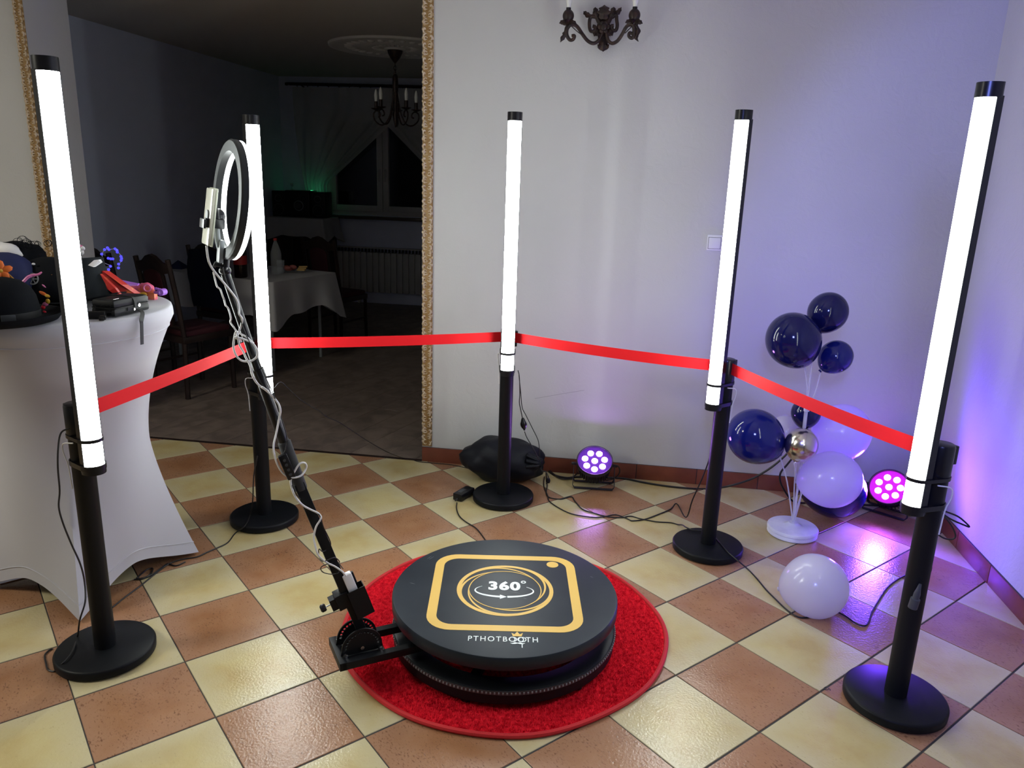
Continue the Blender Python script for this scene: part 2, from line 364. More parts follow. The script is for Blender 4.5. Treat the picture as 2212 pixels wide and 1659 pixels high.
# ------------------------------------------------------------------ the setting
YB = 4.098; XR = 1.648; OL, OR = -3.31, -1.088; HC = 2.69
def slab(name, x0, x1, y0, y1, z0, z1, mt): return struct(MB().box(((x0 + x1) / 2, (y0 + y1) / 2, (z0 + z1) / 2), (x1 - x0, y1 - y0, z1 - z0)).build(name, mt, smooth=False))
floor = slab('floor', -5.5, XR + .15, -3, YB, -.06, -.0025, M['grout'])
floor2 = slab('floor', -4.45, 1.35, YB, 9.55, -.06, -.0025, M['grout'])
slab('wall_back', OR, XR + .15, YB, 4.45, -.06, HC, M['wall'])
slab('wall_back', -5.5, OL, YB, 4.45, -.06, HC, M['wall'])
slab('wall_back', OL, OR, YB, 4.45, 2.56, HC, M['wall'])
slab('wall_right', XR, XR + .15, -3, YB, -.06, HC, M['wall'])
slab('wall_left', -5.65, -5.5, -3, 4.45, -.06, HC, M['wall'])
slab('wall_front', -5.65, XR + .15, -3.15, -3, -.06, HC, M['wall'])
slab('ceiling', -5.65, XR + .15, -3.15, 4.45, HC, HC + .1, M['ceil'])
slab('wall_left', -4.45, -4.27, 4.45, 9.55, -.06, HC, M['wall2'])
slab('wall_right', 1.2, 1.35, 4.45, 9.55, -.06, HC, M['wall2'])
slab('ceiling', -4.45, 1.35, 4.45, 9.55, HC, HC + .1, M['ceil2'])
WX0, WX1, WZ0, WZ1 = -3.70, -2.05, 1.09, 2.30          # window opening of the side room
YF = 9.36
slab('wall_far', -4.45, WX0, YF, YF + .2, -.06, HC, M['wall2']); slab('wall_far', WX1, 1.35, YF, YF + .2, -.06, HC, M['wall2'])
slab('wall_far', WX0, WX1, YF, YF + .2, -.06, WZ0, M['wall2']); slab('wall_far', WX0, WX1, YF, YF + .2, WZ1, HC, M['wall2'])

# floor tiles: a 45 degree checkerboard, each tile a part of the floor
TRr = math.radians(-44.35496); T0 = np.array([-1.38934, 2.55737]); US, VS = .337, .33304
eu = np.array([math.cos(TRr), math.sin(TRr)]); ev = np.array([-math.sin(TRr), math.cos(TRr)])
def clip(poly, a, b, c):        # keep a*x+b*y<=c
    out = []
    for i in range(len(poly)):
        p, q = poly[i], poly[(i + 1) % len(poly)]; dp = a * p[0] + b * p[1] - c; dq = a * q[0] + b * q[1] - c
        if dp <= 0: out.append(p)
        if dp * dq < 0: t = dp / (dp - dq); out.append((p[0] + t * (q[0] - p[0]), p[1] + t * (q[1] - p[1])))
    return out
def slab_piece(poly, top, bev, bot):
    c = np.mean(poly, axis=0); n = len(poly); ins = []
    for p in poly: d = np.array(p) - c; L = np.linalg.norm(d); ins.append(tuple(c + d * (1 - 1.5 * bev / L)))
    V = [(x, y, bot) for x, y in poly] + [(x, y, top - bev) for x, y in poly] + [(x, y, top) for x, y in ins]
    F = [(i, (i + 1) % n, n + (i + 1) % n, n + i) for i in range(n)] + [(n + i, n + (i + 1) % n, 2 * n + (i + 1) % n, 2 * n + i) for i in range(n)] + [list(range(2 * n, 3 * n))]
    return V, F
def mesh_of(name, V, F, mt):
    me = bpy.data.meshes.new(name); me.from_pydata([tuple(map(float, v)) for v in V], [], F); me.update(); me.materials.append(mt); return me
hu, hv = (US - .006) / 2, (VS - .0035) / 2
sq = [(-hu, -hv), (hu, -hv), (hu, hv), (-hu, hv)]
FULL = {k: mesh_of('tile', *slab_piece(sq, 0., .0014, -.0025), M[k]) for k in ('beige', 'terra')}
for i in range(-16, 18):
    for j in range(-16, 18):
        ctr = T0 + (i + .5) * US * eu + (j + .5) * VS * ev
        W4 = [ctr + x * eu + y * ev for x, y in sq]
        if max(w[1] for w in W4) < -.25 or min(w[1] for w in W4) > YB or min(w[0] for w in W4) > XR or max(w[0] for w in W4) < -4.2: continue
        k = 'beige' if (i + j) % 2 == 0 else 'terra'
        if max(w[1] for w in W4) <= YB - .006 and max(w[0] for w in W4) <= XR - .004: me = FULL[k]
        else:
            P = clip([tuple(w) for w in W4], 0, 1, YB - .004); P = clip(P, 1, 0, XR - .002) if P else P
            if len(P) < 3: continue
            L = [(np.dot(np.array(p) - ctr, eu), np.dot(np.array(p) - ctr, ev)) for p in P]
            ar = abs(sum(L[a][0] * L[(a + 1) % len(L)][1] - L[a][1] * L[(a + 1) % len(L)][0] for a in range(len(L)))) / 2
            if ar < .0004: continue
            me = mesh_of('tile', *slab_piece(L, 0., .001, -.0025), M[k])
        o = bpy.data.objects.new('tile', me); COL.objects.link(o); o.parent = floor; o.location = (ctr[0], ctr[1], 0); o.rotation_euler = (0, 0, TRr)
# laminate planks of the dark side room, laid askew
pd = math.radians(72.5); pe = np.array([math.cos(pd), math.sin(pd)]); pf = np.array([-math.sin(pd), math.cos(pd)])
PL, PW = 1.29, .193
for j in range(-34, 30):
    for i in range(-8, 9):
        ctr = np.array([-2., 6.5]) + (i + ((j * 37) % 10) / 10) * PL * pe + (j + .5) * PW * pf
        P = [tuple(ctr + x * pe + y * pf) for x, y in ((-PL / 2 + .001, -PW / 2 + .001), (PL / 2 - .001, -PW / 2 + .001), (PL / 2 - .001, PW / 2 - .001), (-PL / 2 + .001, PW / 2 - .001))]
        for a, b, c in ((0, 1, 9.355), (0, -1, -YB - .002), (1, 0, .3), (-1, 0, 4.265)):
            P = clip(P, a, b, c) if len(P) > 2 else []
        if len(P) > 2 and min(p[1] for p in P) < 4.45:
            Q = P
            if all(p[1] < 4.452 for p in P): Q = clip(clip(P, 1, 0, OR), -1, 0, -OL)
            P = Q
        if len(P) < 3: continue
        L = [(np.dot(np.array(p) - ctr, pe), np.dot(np.array(p) - ctr, pf)) for p in P]
        o = bpy.data.objects.new('plank', mesh_of('plank', *slab_piece(L, 0., .0008, -.0025), M['wood'])); COL.objects.link(o); o.parent = floor2; o.location = (ctr[0], ctr[1], 0); o.rotation_euler = (0, 0, pd)
struct(MB().box(((OL + OR) / 2, YB, .001), (OR - OL, .022, .006), bev=.002).build('trim_3', M['darkwood']))
# tiled skirting boards
def skirting(name, A, B, nrm, first):
    root = emptystruct(name, (A[0], A[1], 0)); A = np.array(A); B = np.array(B); L = np.linalg.norm(B - A); t = (B - A) / L
    R = np.array([[t[0], t[1], 0], [nrm[0], nrm[1], 0], [0, 0, 1]])
    s = 0.; w = first
    while s < L - .01:
        e = min(s + w, L); c = A + t * (s + e) / 2 + np.array(nrm) * .005
        MB().box((c[0], c[1], .044), (e - s - .004, .010, .086), R, bev=.0015).build('tile', M['skirt'], root)
        s = e; w = .331
    c = (A + B) / 2
    MB().box((c[0] + nrm[0] * .003, c[1] + nrm[1] * .003, .044), (L, .006, .088), R).build('mortar', M['grout'], root, smooth=False)
    return root
skirting('baseboard_back', (OR, YB), (XR, YB), (0, -1), .245)
skirting('baseboard_right', (XR, YB - .01), (XR, .3), (-1, 0), .2)
# gilded relief trim at both sides of the opening
def trim(name, xc, z0):
    root = emptystruct(name, (xc, YB, z0)); b = MB().box((xc, YB - .003, (z0 + 2.56) / 2), (.056, .008, 2.56 - z0), bev=.002); b.build('strip', M['gold'], root)
    s = MB(); z = z0 + .03; k = 0
    while z < 2.54:
        sx = 1 if k % 2 else -1
        for (dx, dz, r, a0, a1) in ((.010 * sx, 0, .014, -2.2, 2.4), (-.012 * sx, .022, .010, .6, 4.6), (.016 * sx, .030, .007, -1, 3.2), (-.016 * sx, -.012, .008, 1.2, 5.6)):
            a0 += random.uniform(-.4, .4); pts = []
            for q in range(9):
                f = q / 8; a = a0 + (a1 - a0) * f; rr = r * (1 - .45 * f) * random.uniform(.95, 1.1); pts.append((xc + dx + sx * rr * math.cos(a), YB - .008 - .004 * math.sin(PI * f), z + dz + rr * 1.25 * math.sin(a)))
            s.tube(pts, .0041, 5, taper=lambda f: .5 + .7 * math.sin(PI * f))
        for ex in (-.027, .027): s.ball((xc + ex, YB - .006, z + random.uniform(-.01, .01)), .005, (1, .7, 1.6), 6, 4)
        z += .035; k += 1
    o = s.build('relief_scrolls', M['cream'], root); o['kind'] = 'stuff'
    return root
trim('trim_1', OR + .03, .095); trim('trim_2', OL - .03, .095)

# ------------------------------------------------------------------ barrier posts with LED tubes
def post(name, label, loc, face, tz=0., clip_side=1):
    """face: unit plan direction the tube looks to"""
    t = thing(name, label, 'barrier post', (loc[0], loc[1], 0), 'barrier posts with light tubes'); x, y = loc; F = unit((face[0], face[1], 0)); S = np.array([-F[1], F[0], 0]); A = np.array([S, -F, (0, 0, 1.)]); A = np.array([F, S, (0, 0, 1.)])
    o = np.array([x, y, 0.])
    MB().lathe([(0, .002), (.148, .002), (.157, .006), (.158, .028), (.155, .033), (.150, .036), (.045, .037), (0, .037)], o, n=64).build('base', M['black'], t)
    MB().lathe([(.034, .036), (.034, .805), (.0345, .806)], o, n=32).build('pole', M['black'], t)
    h = MB().lathe([(.0355, .80), (.0365, .806), (.0365, .893), (.0345, .899), (.031, .901), (0, .901)], o, n=32)
    hd_ = h.build('post_head', M['blackgloss'], t)
    cb = MB()
    for a in (PI, PI / 2 * clip_side):
        R = np.array([[math.cos(a), math.sin(a), 0], [-math.sin(a), math.cos(a), 0], [0, 0, 1]]) @ A
        cb.box(o + np.array([.041, 0, .865]) @ R, (.014, .036, .058), R, bev=.003); cb.box(o + np.array([.039, 0, .828]) @ R, (.012, .022, .022), R, bev=.003)
    cb.build('belt_clip', M['blackgloss'], hd_)
    # the light tube
    c = o + F * .064
    prof = [(-.028 + .0, -.030), (-.028, .030)]
    back = [(.012, -.033), (.012, -.0311), (.0015, -.0311), (.0015, .0311), (.012, .0311), (.012, .033), (-.012, .033), (-.020, .026), (-.022, 0), (-.020, -.026), (-.012, -.033)]
    hs = MB().prism(back, .69 + tz, 1.868 + tz, c, A).build('tube_housing', M['blackgloss'], t)
    D = [(.0025, -.0305)] + [(.006 + .031 * math.cos(a), .0305 * math.sin(a)) for a in np.linspace(-PI / 2, PI / 2, 11)] + [(.0025, .0305)]
    MB().prism(D, .705 + tz, 1.866 + tz, c, A).build('light_tube', M['tube'], hs)
    full = [(.040 * math.cos(a) if math.cos(a) > 0 else .023 * math.cos(a), .034 * math.sin(a)) for a in np.linspace(0, 2 * PI, 25)[:-1]]
    full = [(x_, y_) for x_, y_ in full]
    MB().prism(full, 1.864 + tz, 1.902 + tz, c, A).build('end_cap', M['blackgloss'], hs)
    MB().prism([(a * 1.04, b * 1.04) for a, b in full], .686 + tz, .706 + tz, c, A).build('end_cap', M['blackgloss'], hs)
    for zc, hh in ((.797 + tz, .011), (.708 + tz, .016)):
        st = MB(); outl = []
        for a in np.linspace(-PI / 2, PI / 2, 10): outl.append((.064 + .0405 * math.cos(a), .0365 * math.sin(a)))
        for a in np.linspace(PI / 2, 1.5 * PI, 10): outl.append((.0375 * math.cos(a), .0375 * math.sin(a)))
        pts = [o + np.array([p[0], p[1], zc]) @ A for p in outl]; pts.append(pts[0])
        st.ribbon(pts, (0, 0, 1), hh, .003)
        st.box(o + np.array([-.036, .012 * clip_side, zc]) @ A, (.016, .03, hh * 1.5), A, bev=.002); st.box(o + np.array([-.055, .024 * clip_side, zc - .004]) @ A, (.045, .006, hh * .9), A, bev=.001)
        st.build('clamp_strap', M['blackgloss'], t)
    w = MB().tube(sm([o + np.array(p) @ A for p in ((.03, -.036 * clip_side, .783 + tz), (-.01, -.047 * clip_side, .775 + tz), (-.02, -.046 * clip_side, .745 + tz), (-.012, -.040 * clip_side, .70 + tz), (-.01, -.037 * clip_side, .62 + tz))], 5), .0022, 6)
    w.build('tube_wire', M['whitecable'], t)
    return t
PC = np.array([-.338, 2.42])
POSTS = {'L': (-1.664, 2.073), 'BL': (-1.616, 3.168), 'B': (-.537, 3.653), 'R1': (.469, 3.299), 'R2': (.976, 2.321)}
LAB = {'L': 'black barrier post with lit tube in front of the white cocktail table', 'BL': 'black barrier post with lit tube behind the selfie arm and ring light',
       'B': 'black barrier post with lit tube beside the black drawstring bag', 'R1': 'black barrier post with lit tube left of the balloon column', 'R2': 'black barrier post with lit tube nearest the right wall, over the pink floor lamp'}
TURN = {'L': (math.cos(math.radians(-27)), math.sin(math.radians(-27))), 'R2': (math.cos(math.radians(-154)), math.sin(math.radians(-154)))}
for k, p in POSTS.items():
    post('barrier_post', LAB[k], p, TURN.get(k, PC - np.array(p)), tz=-.068 if k == 'BL' else 0., clip_side=-1 if k in ('R1', 'R2') else 1)
def belt(a, b, label, sag):
    A, B = np.array(POSTS[a]), np.array(POSTS[b]); u = (B - A) / np.linalg.norm(B - A); A = A + u * .037; B = B - u * .037
    pts = [np.array([*(A + (B - A) * f), .864 - sag * 4 * f * (1 - f)]) for f in np.linspace(0, 1, 25)]
    tag(MB().ribbon(pts, (0, 0, 1), .049, .0014).build('barrier_belt', M['belt']), label, 'barrier belt', 'red barrier belts')
belt('L', 'BL', 'red barrier belt across the white cocktail table, behind the selfie arm', .005)
belt('BL', 'B', 'red barrier belt stretched across the dark doorway', .006)
belt('B', 'R1', 'red barrier belt above the lit floor lamp and black bag', .008)
belt('R1', 'R2', 'red barrier belt passing in front of the balloon column', .010)

# ------------------------------------------------------------------ the round red rug
RC = np.array([-.352, 2.51]); RR = .597
rug = thing('round_rug', 'round red shaggy rug under the black turntable platform', 'rug', (RC[0], RC[1], 0))
def rug_r(a): return RR * (1 + .008 * math.sin(3 * a + .6) + .005 * math.sin(5 * a + 2) + .004 * math.sin(9 * a))
bk = MB(); n = 96
bk.prism([(RC[0] + rug_r(2 * PI * i / n) * math.cos(2 * PI * i / n), RC[1] + rug_r(2 * PI * i / n) * math.sin(2 * PI * i / n)) for i in range(n)], .0008, .008); bk.build('backing', M['rug'], rug)
ed = MB().tube([(RC[0] + (rug_r(2 * PI * i / 160) - .002) * math.cos(2 * PI * i / 160), RC[1] + (rug_r(2 * PI * i / 160) - .002) * math.sin(2 * PI * i / 160), .010) for i in range(160)], .0085, 8, closed=True); ed.build('bound_edge', M['rugedge'], rug)
NT = 95000
rr_ = (RR - .012) * np.sqrt(rng.random(NT)); aa_ = rng.random(NT) * 2 * PI
bx = rr_ * np.cos(aa_); by = rr_ * np.sin(aa_)
h_ = .009 + .006 * rng.random(NT); ln = .0020 + .0030 * rng.random(NT)
# tufts lean together in clumps
ph = np.sin(bx * 61 + 3 * np.sin(by * 37)) * 2.2 + np.cos(by * 53 + 2 * np.sin(bx * 29)) * 2.2 + rng.normal(0, 1.3, NT)
tx = bx + ln * np.cos(ph); ty = by + ln * np.sin(ph); r0 = .0022
V = np.zeros((NT, 4, 3))
for k in range(3):
    q = ph + 2 * PI * k / 3; V[:, k, 0] = bx + r0 * np.cos(q); V[:, k, 1] = by + r0 * np.sin(q); V[:, k, 2] = .006
V[:, 3, 0] = tx; V[:, 3, 1] = ty; V[:, 3, 2] = h_ + .004
F = (np.array([[0, 1, 3], [1, 2, 3], [2, 0, 3]])[None] + 4 * np.arange(NT)[:, None, None]).reshape(-1, 3)
me = bpy.data.meshes.new('pile'); me.vertices.add(NT * 4); me.vertices.foreach_set('co', V.reshape(-1).astype(np.float32))
me.loops.add(len(F) * 3); me.loops.foreach_set('vertex_index', F.reshape(-1).astype(np.int32)); me.polygons.add(len(F)); me.polygons.foreach_set('loop_start', np.arange(len(F), dtype=np.int32) * 3)
me.update(calc_edges=True); me.validate(); me.materials.append(M['rug']); po = bpy.data.objects.new('pile', me); COL.objects.link(po); po.parent = rug; po['kind'] = 'stuff'

# ------------------------------------------------------------------ 360 degree turntable platform with its arm
booth = thing('turntable_platform', 'black round photo turntable platform with yellow camera logo and arm', 'photo platform', (PC[0], PC[1], 0))
o3 = np.array([PC[0], PC[1], 0.])
MB().lathe([(0, .150), (.385, .150), (.396, .153), (.399, .158), (.399, .194), (.396, .199), (.390, .2), (0, .2)], o3, n=128).build('deck', M['deck'], booth)
MB().lathe([(0, .02), (.13, .02), (.13, .05), (.10, .055), (.10, .15), (0, .15)], o3, n=40).build('pedestal', M['black'], booth)
MB().lathe([(.325, .068), (.325, .080), (.332, .083), (.388, .083), (.394, .080), (.395, .068), (.395, .032), (.388, .030), (.332, .030), (.325, .034), (.325, .068)], o3, n=128).build('base_ring', M['black'], booth)
for k in range(6):
    a = .35 + k * PI / 3; MB().lathe([(0, .010), (.018, .010), (.02, .014), (.016, .034), (0, .034)], o3 + np.array([.365 * math.cos(a), .365 * math.sin(a), 0]), n=14).build('foot', M['blackgloss'], booth)
for k in range(3):
    a = .35 + k * 2 * PI / 3; dv = np.array([math.cos(a), math.sin(a), 0]); MB().box(o3 + dv * .22 + (0, 0, .045), (.24, .03, .02), rz(a)).build('spoke', M['black'], booth)
MB().lathe([(.3955, .066), (.3975, .066), (.3975, .080), (.3955, .080), (.3955, .066)], o3, n=128).build('light_strip', M['dgrey'], booth)
st = MB()
for k in range(190):
    a = 2 * PI * k / 190; st.box(o3 + np.array([.3985 * math.cos(a), .3985 * math.sin(a), .073]), (.003, .0048, .006), rz(a))
so = st.build('strip_diodes', M['grey'], booth, smooth=False); so['kind'] = 'stuff'
# printed logo, in the deck's own frame
LA = math.radians(8.7); lx = np.array([math.cos(LA), math.sin(LA), 0]); ly = np.array([-math.sin(LA), math.cos(LA), 0]); LM = np.array([lx, ly, (0, 0, 1.)])
def print_part(name, VF, mt, off=(0, 0)):
    V, F_ = VF; V = [o3 + np.array([p[0] + off[0], p[1] + off[1], p[2] + .2002]) @ LM if False else o3 + (np.array([p[0] + off[0], p[1] + off[1], 0]) @ LM) + (0, 0, .2002 + p[2]) for p in V]
    return MB().add(V, F_).build(name, mt, booth, smooth=False)
H = .0006
print_part('square_outline', flat([rrect(-.263, -.254, .263, .258, .085), rrect(-.230, -.221, .230, .225, .055)], H), M['logoy'])
print_part('flash_dot', flat([circ(.180, .196, .0225)], H), M['logoy'])
rc = (0., .006)
ringp = flat([circ(rc[0], rc[1], .1725, 72), circ(rc[0], rc[1], .1585, 72)], H)
V_, F_ = list(ringp[0]), list(ringp[1])
for k in range(5):
    a0 = math.radians(140 + 72 * k); up = []; dn = []
    for i in range(49):
        f = i / 48; a = a0 - math.radians(172) * f; g = min(1, f / .68); g = g * g * (3 - 2 * g); r = .1640 - .0355 * g; w = .0058 - .0040 * min(1, f / .6); w = max(w * (1 if f < .9 else (1 - f) / .1 * .7 + .3), .0006)
        up.append((rc[0] + (r + w) * math.cos(a), rc[1] + (r + w) * math.sin(a))); dn.append((rc[0] + (r - w) * math.cos(a), rc[1] + (r - w) * math.sin(a)))
    v, f_ = flat([up + dn[::-1]], H * (1.1 + .1 * k)); b = len(V_); V_ += list(v); F_ += [[q + b for q in p] for p in f_]
print_part('shutter_swirl', (V_, F_), M['logoy'])
def fit(VF, x0, x1, y0, y1):
    V, F_ = VF; V = np.array(V); mn = V.min(0); mxx = V.max(0); V[:, 0] = x0 + (V[:, 0] - mn[0]) / (mxx[0] - mn[0]) * (x1 - x0); V[:, 1] = y0 + (V[:, 1] - mn[1]) / (mxx[1] - mn[1]) * (y1 - y0); return V, F_
print_part('printed_number', fit(text('360', .1, H, bold=.0042, spacing=1.10), -.060, .055, .000, .062), M['logow'])
print_part('degree_sign', flat([circ(.0665, .060, .0095, 20), circ(.0665, .060, .0050, 16)], H), M['logow'])
def arc(a0, a1, w0, w1, n_=24):
    up = []; dn = []
    for i in range(n_ + 1):
        f = i / n_; a = math.radians(a0 + (a1 - a0) * f); w = w0 + (w1 - w0) * f; c_, s_ = math.cos(a), math.sin(a); nx, ny = unit((c_ / .104, s_ / .042, 0))[:2]
        x_, y_ = -.003 + .104 * c_, -.002 + .042 * s_; up.append((x_ + nx * w, y_ + ny * w)); dn.append((x_ - nx * w, y_ - ny * w))
    return up + dn[::-1]
va = flat([arc(140, 262, .0008, .0058)], H); vb = flat([arc(276, 400, .0058, .0008)], H); vc = flat([[(-.018, -.058), (-.018, -.030), (.006, -.0435)]], H)
for nm, q in (('arrow_tail', va), ('arrow_arc', vb), ('arrow_head', vc)): print_part(nm, q, M['logow'])
print_part('printed_word', fit(text('PTHOTBOOTH', .05, H, spacing=1.25, bold=.0002), -.117, .106, -.3115, -.2845), M['logow'])
gl = flat([circ(.0260, -.2982, .0135, 24), circ(.0260, -.2982, .0105, 20)], H * 1.2); gl2 = flat([circ(.0560, -.2982, .0135, 24), circ(.0560, -.2982, .0105, 20)], H * 1.2)
print_part('printed_glasses', (list(gl[0]) + list(gl2[0]), list(gl[1]) + [[i + len(gl[0]) for i in f_] for f_ in gl2[1]]), M['logow'])
cr = [(.026, -.281), (.0215, -.262), (.0315, -.270), (.040, -.255), (.0485, -.270), (.0585, -.262), (.054, -.281)]
print_part('printed_crown', flat([cr], H), M['logoy'])
mu = [(.041, -.3165), (.033, -.3135), (.024, -.3185), (.017, -.3165), (.024, -.3235), (.034, -.3225), (.041, -.3200), (.048, -.3225), (.058, -.3235), (.065, -.3165), (.058, -.3185), (.049, -.3135)]
print_part('printed_moustache', flat([mu], H), M['logow']); print_part('printed_pipe', flat([[(.0535, -.323), (.0535, -.342), (.0565, -.342), (.0565, -.323)]], H), M['logow'])
sc_V = []
for (x0, y0, x1, y1, w_) in ((-.300, .215, -.285, .240, .0012), (-.292, .212, -.276, .236, .0010), (-.345, .035, -.325, .028, .0014), (.062, -.046, .078, -.054, .0014), (.015, -.008, .055, -.018, .0009), (.315, .115, .327, .106, .0010), (-.02, -.278, -.012, -.281, .0012)):
    d_ = unit((x1 - x0, y1 - y0, 0)); n_ = np.array([-d_[1], d_[0]]) * w_ / 2; p_, q_ = np.array([x0, y0]), np.array([x1, y1])
    v_, ff_ = flat([[tuple(p_), tuple((p_ + q_) / 2 + n_), tuple(q_), tuple((p_ + q_) / 2 - n_)]], .0004); sc_V.append((v_, ff_))
for v_, ff_ in sc_V: print_part('scuff_mark', (v_, ff_), M['grey'])
# arm frame and hinge
AD = unit((-.829, -.559, 0)); AN = np.array([.559, -.829, 0.]); AN = unit(AN); A0 = o3 + AN * .02
def armp(px, py, off=0.): return onp(px, py, A0 + AN * off, AN)
def loc3(s, nn, z): return A0 + AD * s + AN * nn + np.array([0, 0, z])
RA = np.array([AD, AN, (0, 0, 1.)])
ab = MB()
for nn in (.066, -.066): ab.box(loc3(.42, nn, .118), (.38, .026, .026), RA, bev=.002)
ab.build('arm_rails', M['black'], booth)
MB().box(loc3(.605, 0, .118), (.024, .158, .028), RA, bev=.002).build('rail_end', M['black'], booth)
MB().box(loc3(.535, 0, .122), (.145, .118, .008), RA, bev=.001).build('hinge_plate', M['black'], booth)
HC3 = loc3(.535, 0, .13)
for nn in (.036, -.030):
    outl = [(-.070, 0)] + [(.066 * math.cos(a), .018 + .066 * math.sin(a)) for a in np.linspace(PI, 0, 29)] + [(.070, 0)]
    holes = [circ(.054 * math.cos(a), .018 + .054 * math.sin(a), .0042, 10) for a in np.linspace(.12, PI - .12, 15)]
    V, F_ = flat([outl] + holes, .005)
    MB().add([HC3 + AD * p[0] + AN * (nn + p[2]) + np.array([0, 0, p[1]]) for p in V], F_).build('hinge_disc', M['black'], booth, smooth=False)
for s_, nn in ((.478, .050), (.592, .050), (.478, -.045), (.592, -.045)): b_ = loc3(s_, nn, .126); MB().cyl(b_, b_ + (0, 0, .014), .0075, n=6).cyl(b_, b_ + (0, 0, .003), .010, n=14).build('hinge_bolt', M['steel'], booth)
p_ = HC3 + np.array([0, 0, .018]); MB().cyl(p_ - AN * .04, p_ + AN * .046, .006, n=12).build('pivot_pin', M['steel'], booth)
P1 = armp(777, 1352); P2 = armp(648, 1050); P3 = armp(616, 962); P4 = armp(487, 592)
ta = unit(P2 - P1); Ra = np.array([ta, np.cross(AN, ta), AN])
MB().box((P1 + P2) / 2, (np.linalg.norm(P2 - P1) + .03, .031, .031), Ra, bev=.003).build('arm_lower', M['black'], booth)
MB().lathe([(0, 0), (.018, 0), (.019, .006), (.019, np.linalg.norm(P3 - P2) + .02), (.016, np.linalg.norm(P3 - P2) + .024), (0, np.linalg.norm(P3 - P2) + .024)], P2 - ta * .01, axes(P3 - P2), n=24).build('foam_grip', M['rubber'], booth)
P34 = armp(560, 808)
MB().cyl(P3, P34, .0145, n=20).build('arm_upper', M['blackgloss'], booth); MB().cyl(P34, P4, .0125, n=20).build('arm_top', M['blackgloss'], booth)
MB().cyl(armp(563, 815), armp(556, 797), .017, n=20).build('lock_collar', M['blackgloss'], booth)
# bracket sleeve with thumbscrew, and the open box beside it
c_ = armp(739, 1293); bs = MB().box(c_, (.055, .042, .042), Ra, bev=.002); bs.box(c_ - Ra[1] * -.03, (.040, .02, .030), Ra)
bso = bs.build('bracket_sleeve', M['black'], booth)
tv = Ra[1] * (1 if np.dot(Ra[1], AD) > 0 else -1)          # away from the deck
MB().cyl(c_ + tv * .02, c_ + tv * .058, .0025, n=8).build('thumbscrew_rod', M['steel'], bso)
kn = MB().lathe([(0, 0), (.010, 0), (.013, .004), (.013, .014), (.009, .018), (0, .018)], c_ + tv * .055, axes(tv), n=9); kn.build('thumbscrew_knob', M['blackgloss'], bso)
c_ = armp(777, 1296, .012); hx = MB(); w_, l_, d_, th = .056, .105, .036, .002
for s_ in (-1, 1): hx.box(c_ + AN * s_ * d_ / 2, (l_, w_, th), Ra); hx.box(c_ + Ra[1] * s_ * w_ / 2, (l_ + (.0 if s_ > 0 else 0), th, d_), Ra)
hx.box(c_ - Ra[0] * l_ / 2, (th, w_, d_), Ra); hx.build('holder_box', M['black'], booth)
MB().box(armp(763, 1262, -.012), (.09, .028, .010), Ra, bev=.002).build('holder_flap', M['black'], booth)
pb = armp(757, 1262, .010)
tag(MB().box(pb, (.085, .030, .022), Ra, bev=.004).build('power_bank', M['powerbank']), 'white power bank tucked into the black holder box on the arm', 'power bank')

# ------------------------------------------------------------------ ring light, phone and their mounts
rb = armp(483, 563); rt = armp(499, 303); rcx = armp(500, 433)
Vv = unit(rt - rb); base_n = -AD; rot6 = math.radians(-7.5)
bn = np.array([base_n[0] * math.cos(rot6) - base_n[1] * math.sin(rot6), base_n[0] * math.sin(rot6) + base_n[1] * math.cos(rot6), 0])
if np.dot(unit(rcx - CW), bn) < .1: bn = np.array([base_n[0] * math.cos(-rot6) - base_n[1] * math.sin(-rot6), base_n[0] * math.sin(-rot6) + base_n[1] * math.cos(-rot6), 0])
Nn = unit(bn - Vv * np.dot(bn, Vv)); Uu = np.cross(Vv, Nn); RG = np.array([Uu, Vv, Nn])
RL = thing('ring_light', 'lit round ring light on top of the leaning black arm', 'ring light', tuple(rcx))
RO = np.linalg.norm(rt - rb) / 2
MB().lathe([(RO - .030, -.014), (RO - .004, -.014), (RO, -.010), (RO, .004), (RO - .030, .004), (RO - .030, -.014)], rcx, RG, n=96).build('ring_housing', M['ringback'], RL)
MB().lathe([(RO - .0295, .004), (RO - .001, .004), (RO - .001, .013), (RO - .006, .018), (RO - .026, .018), (RO - .0295, .013), (RO - .0295, .004)], rcx, RG, n=64).build('ring_diffuser', M['ringlit'], RL)
def rl(u, v, w): return rcx + np.array([u, v, w]) @ RG
MB().box(rl(0, -RO + .02, -.02), (.03, .06, .012), RG, bev=.003).build('mount_bracket', M['grey'], RL)
MB().tube([rl(0, -RO + .03, -.024), rl(0, -RO + .07, -.030), rl(-.003, -RO + .105, -.036)], .006, 10).build('phone_stem', M['grey'], RL)
MB().ball(rl(0, -.045, -.034), .021, (1, 1.1, 1)).build('ball_joint', M['blackgloss'], RL); MB().cyl(rl(0, -.045, -.045), rl(.0, -.045, -.06), .014, n=24).build('joint_cap', M['grey'], RL)
MB().cyl(P4, rl(0, -RO + .0, -.004), .009, n=14).build('swivel_neck', M['blackgloss'], RL)
MB().ball(armp(486, 585), .016, (1, 1, .8)).build('swivel_ball', M['blackgloss'], RL)
MB().cyl(armp(468, 573), armp(482, 574), .004, n=10).build('swivel_screw', M['blackgloss'], RL); MB().cyl(armp(462, 570), armp(468, 573), .0075, n=12).build('swivel_knob', M['blackgloss'], RL)
ph0 = armp(451, 468); phd = unit(armp(456, 405) - armp(444, 530)); Rp = np.array([np.cross(phd, Nn), phd, Nn])
phl = np.linalg.norm(armp(456, 405) - armp(444, 530))
PHN = thing('phone', 'phone in clear case clamped edge on beside the ring light', 'phone', tuple(ph0))
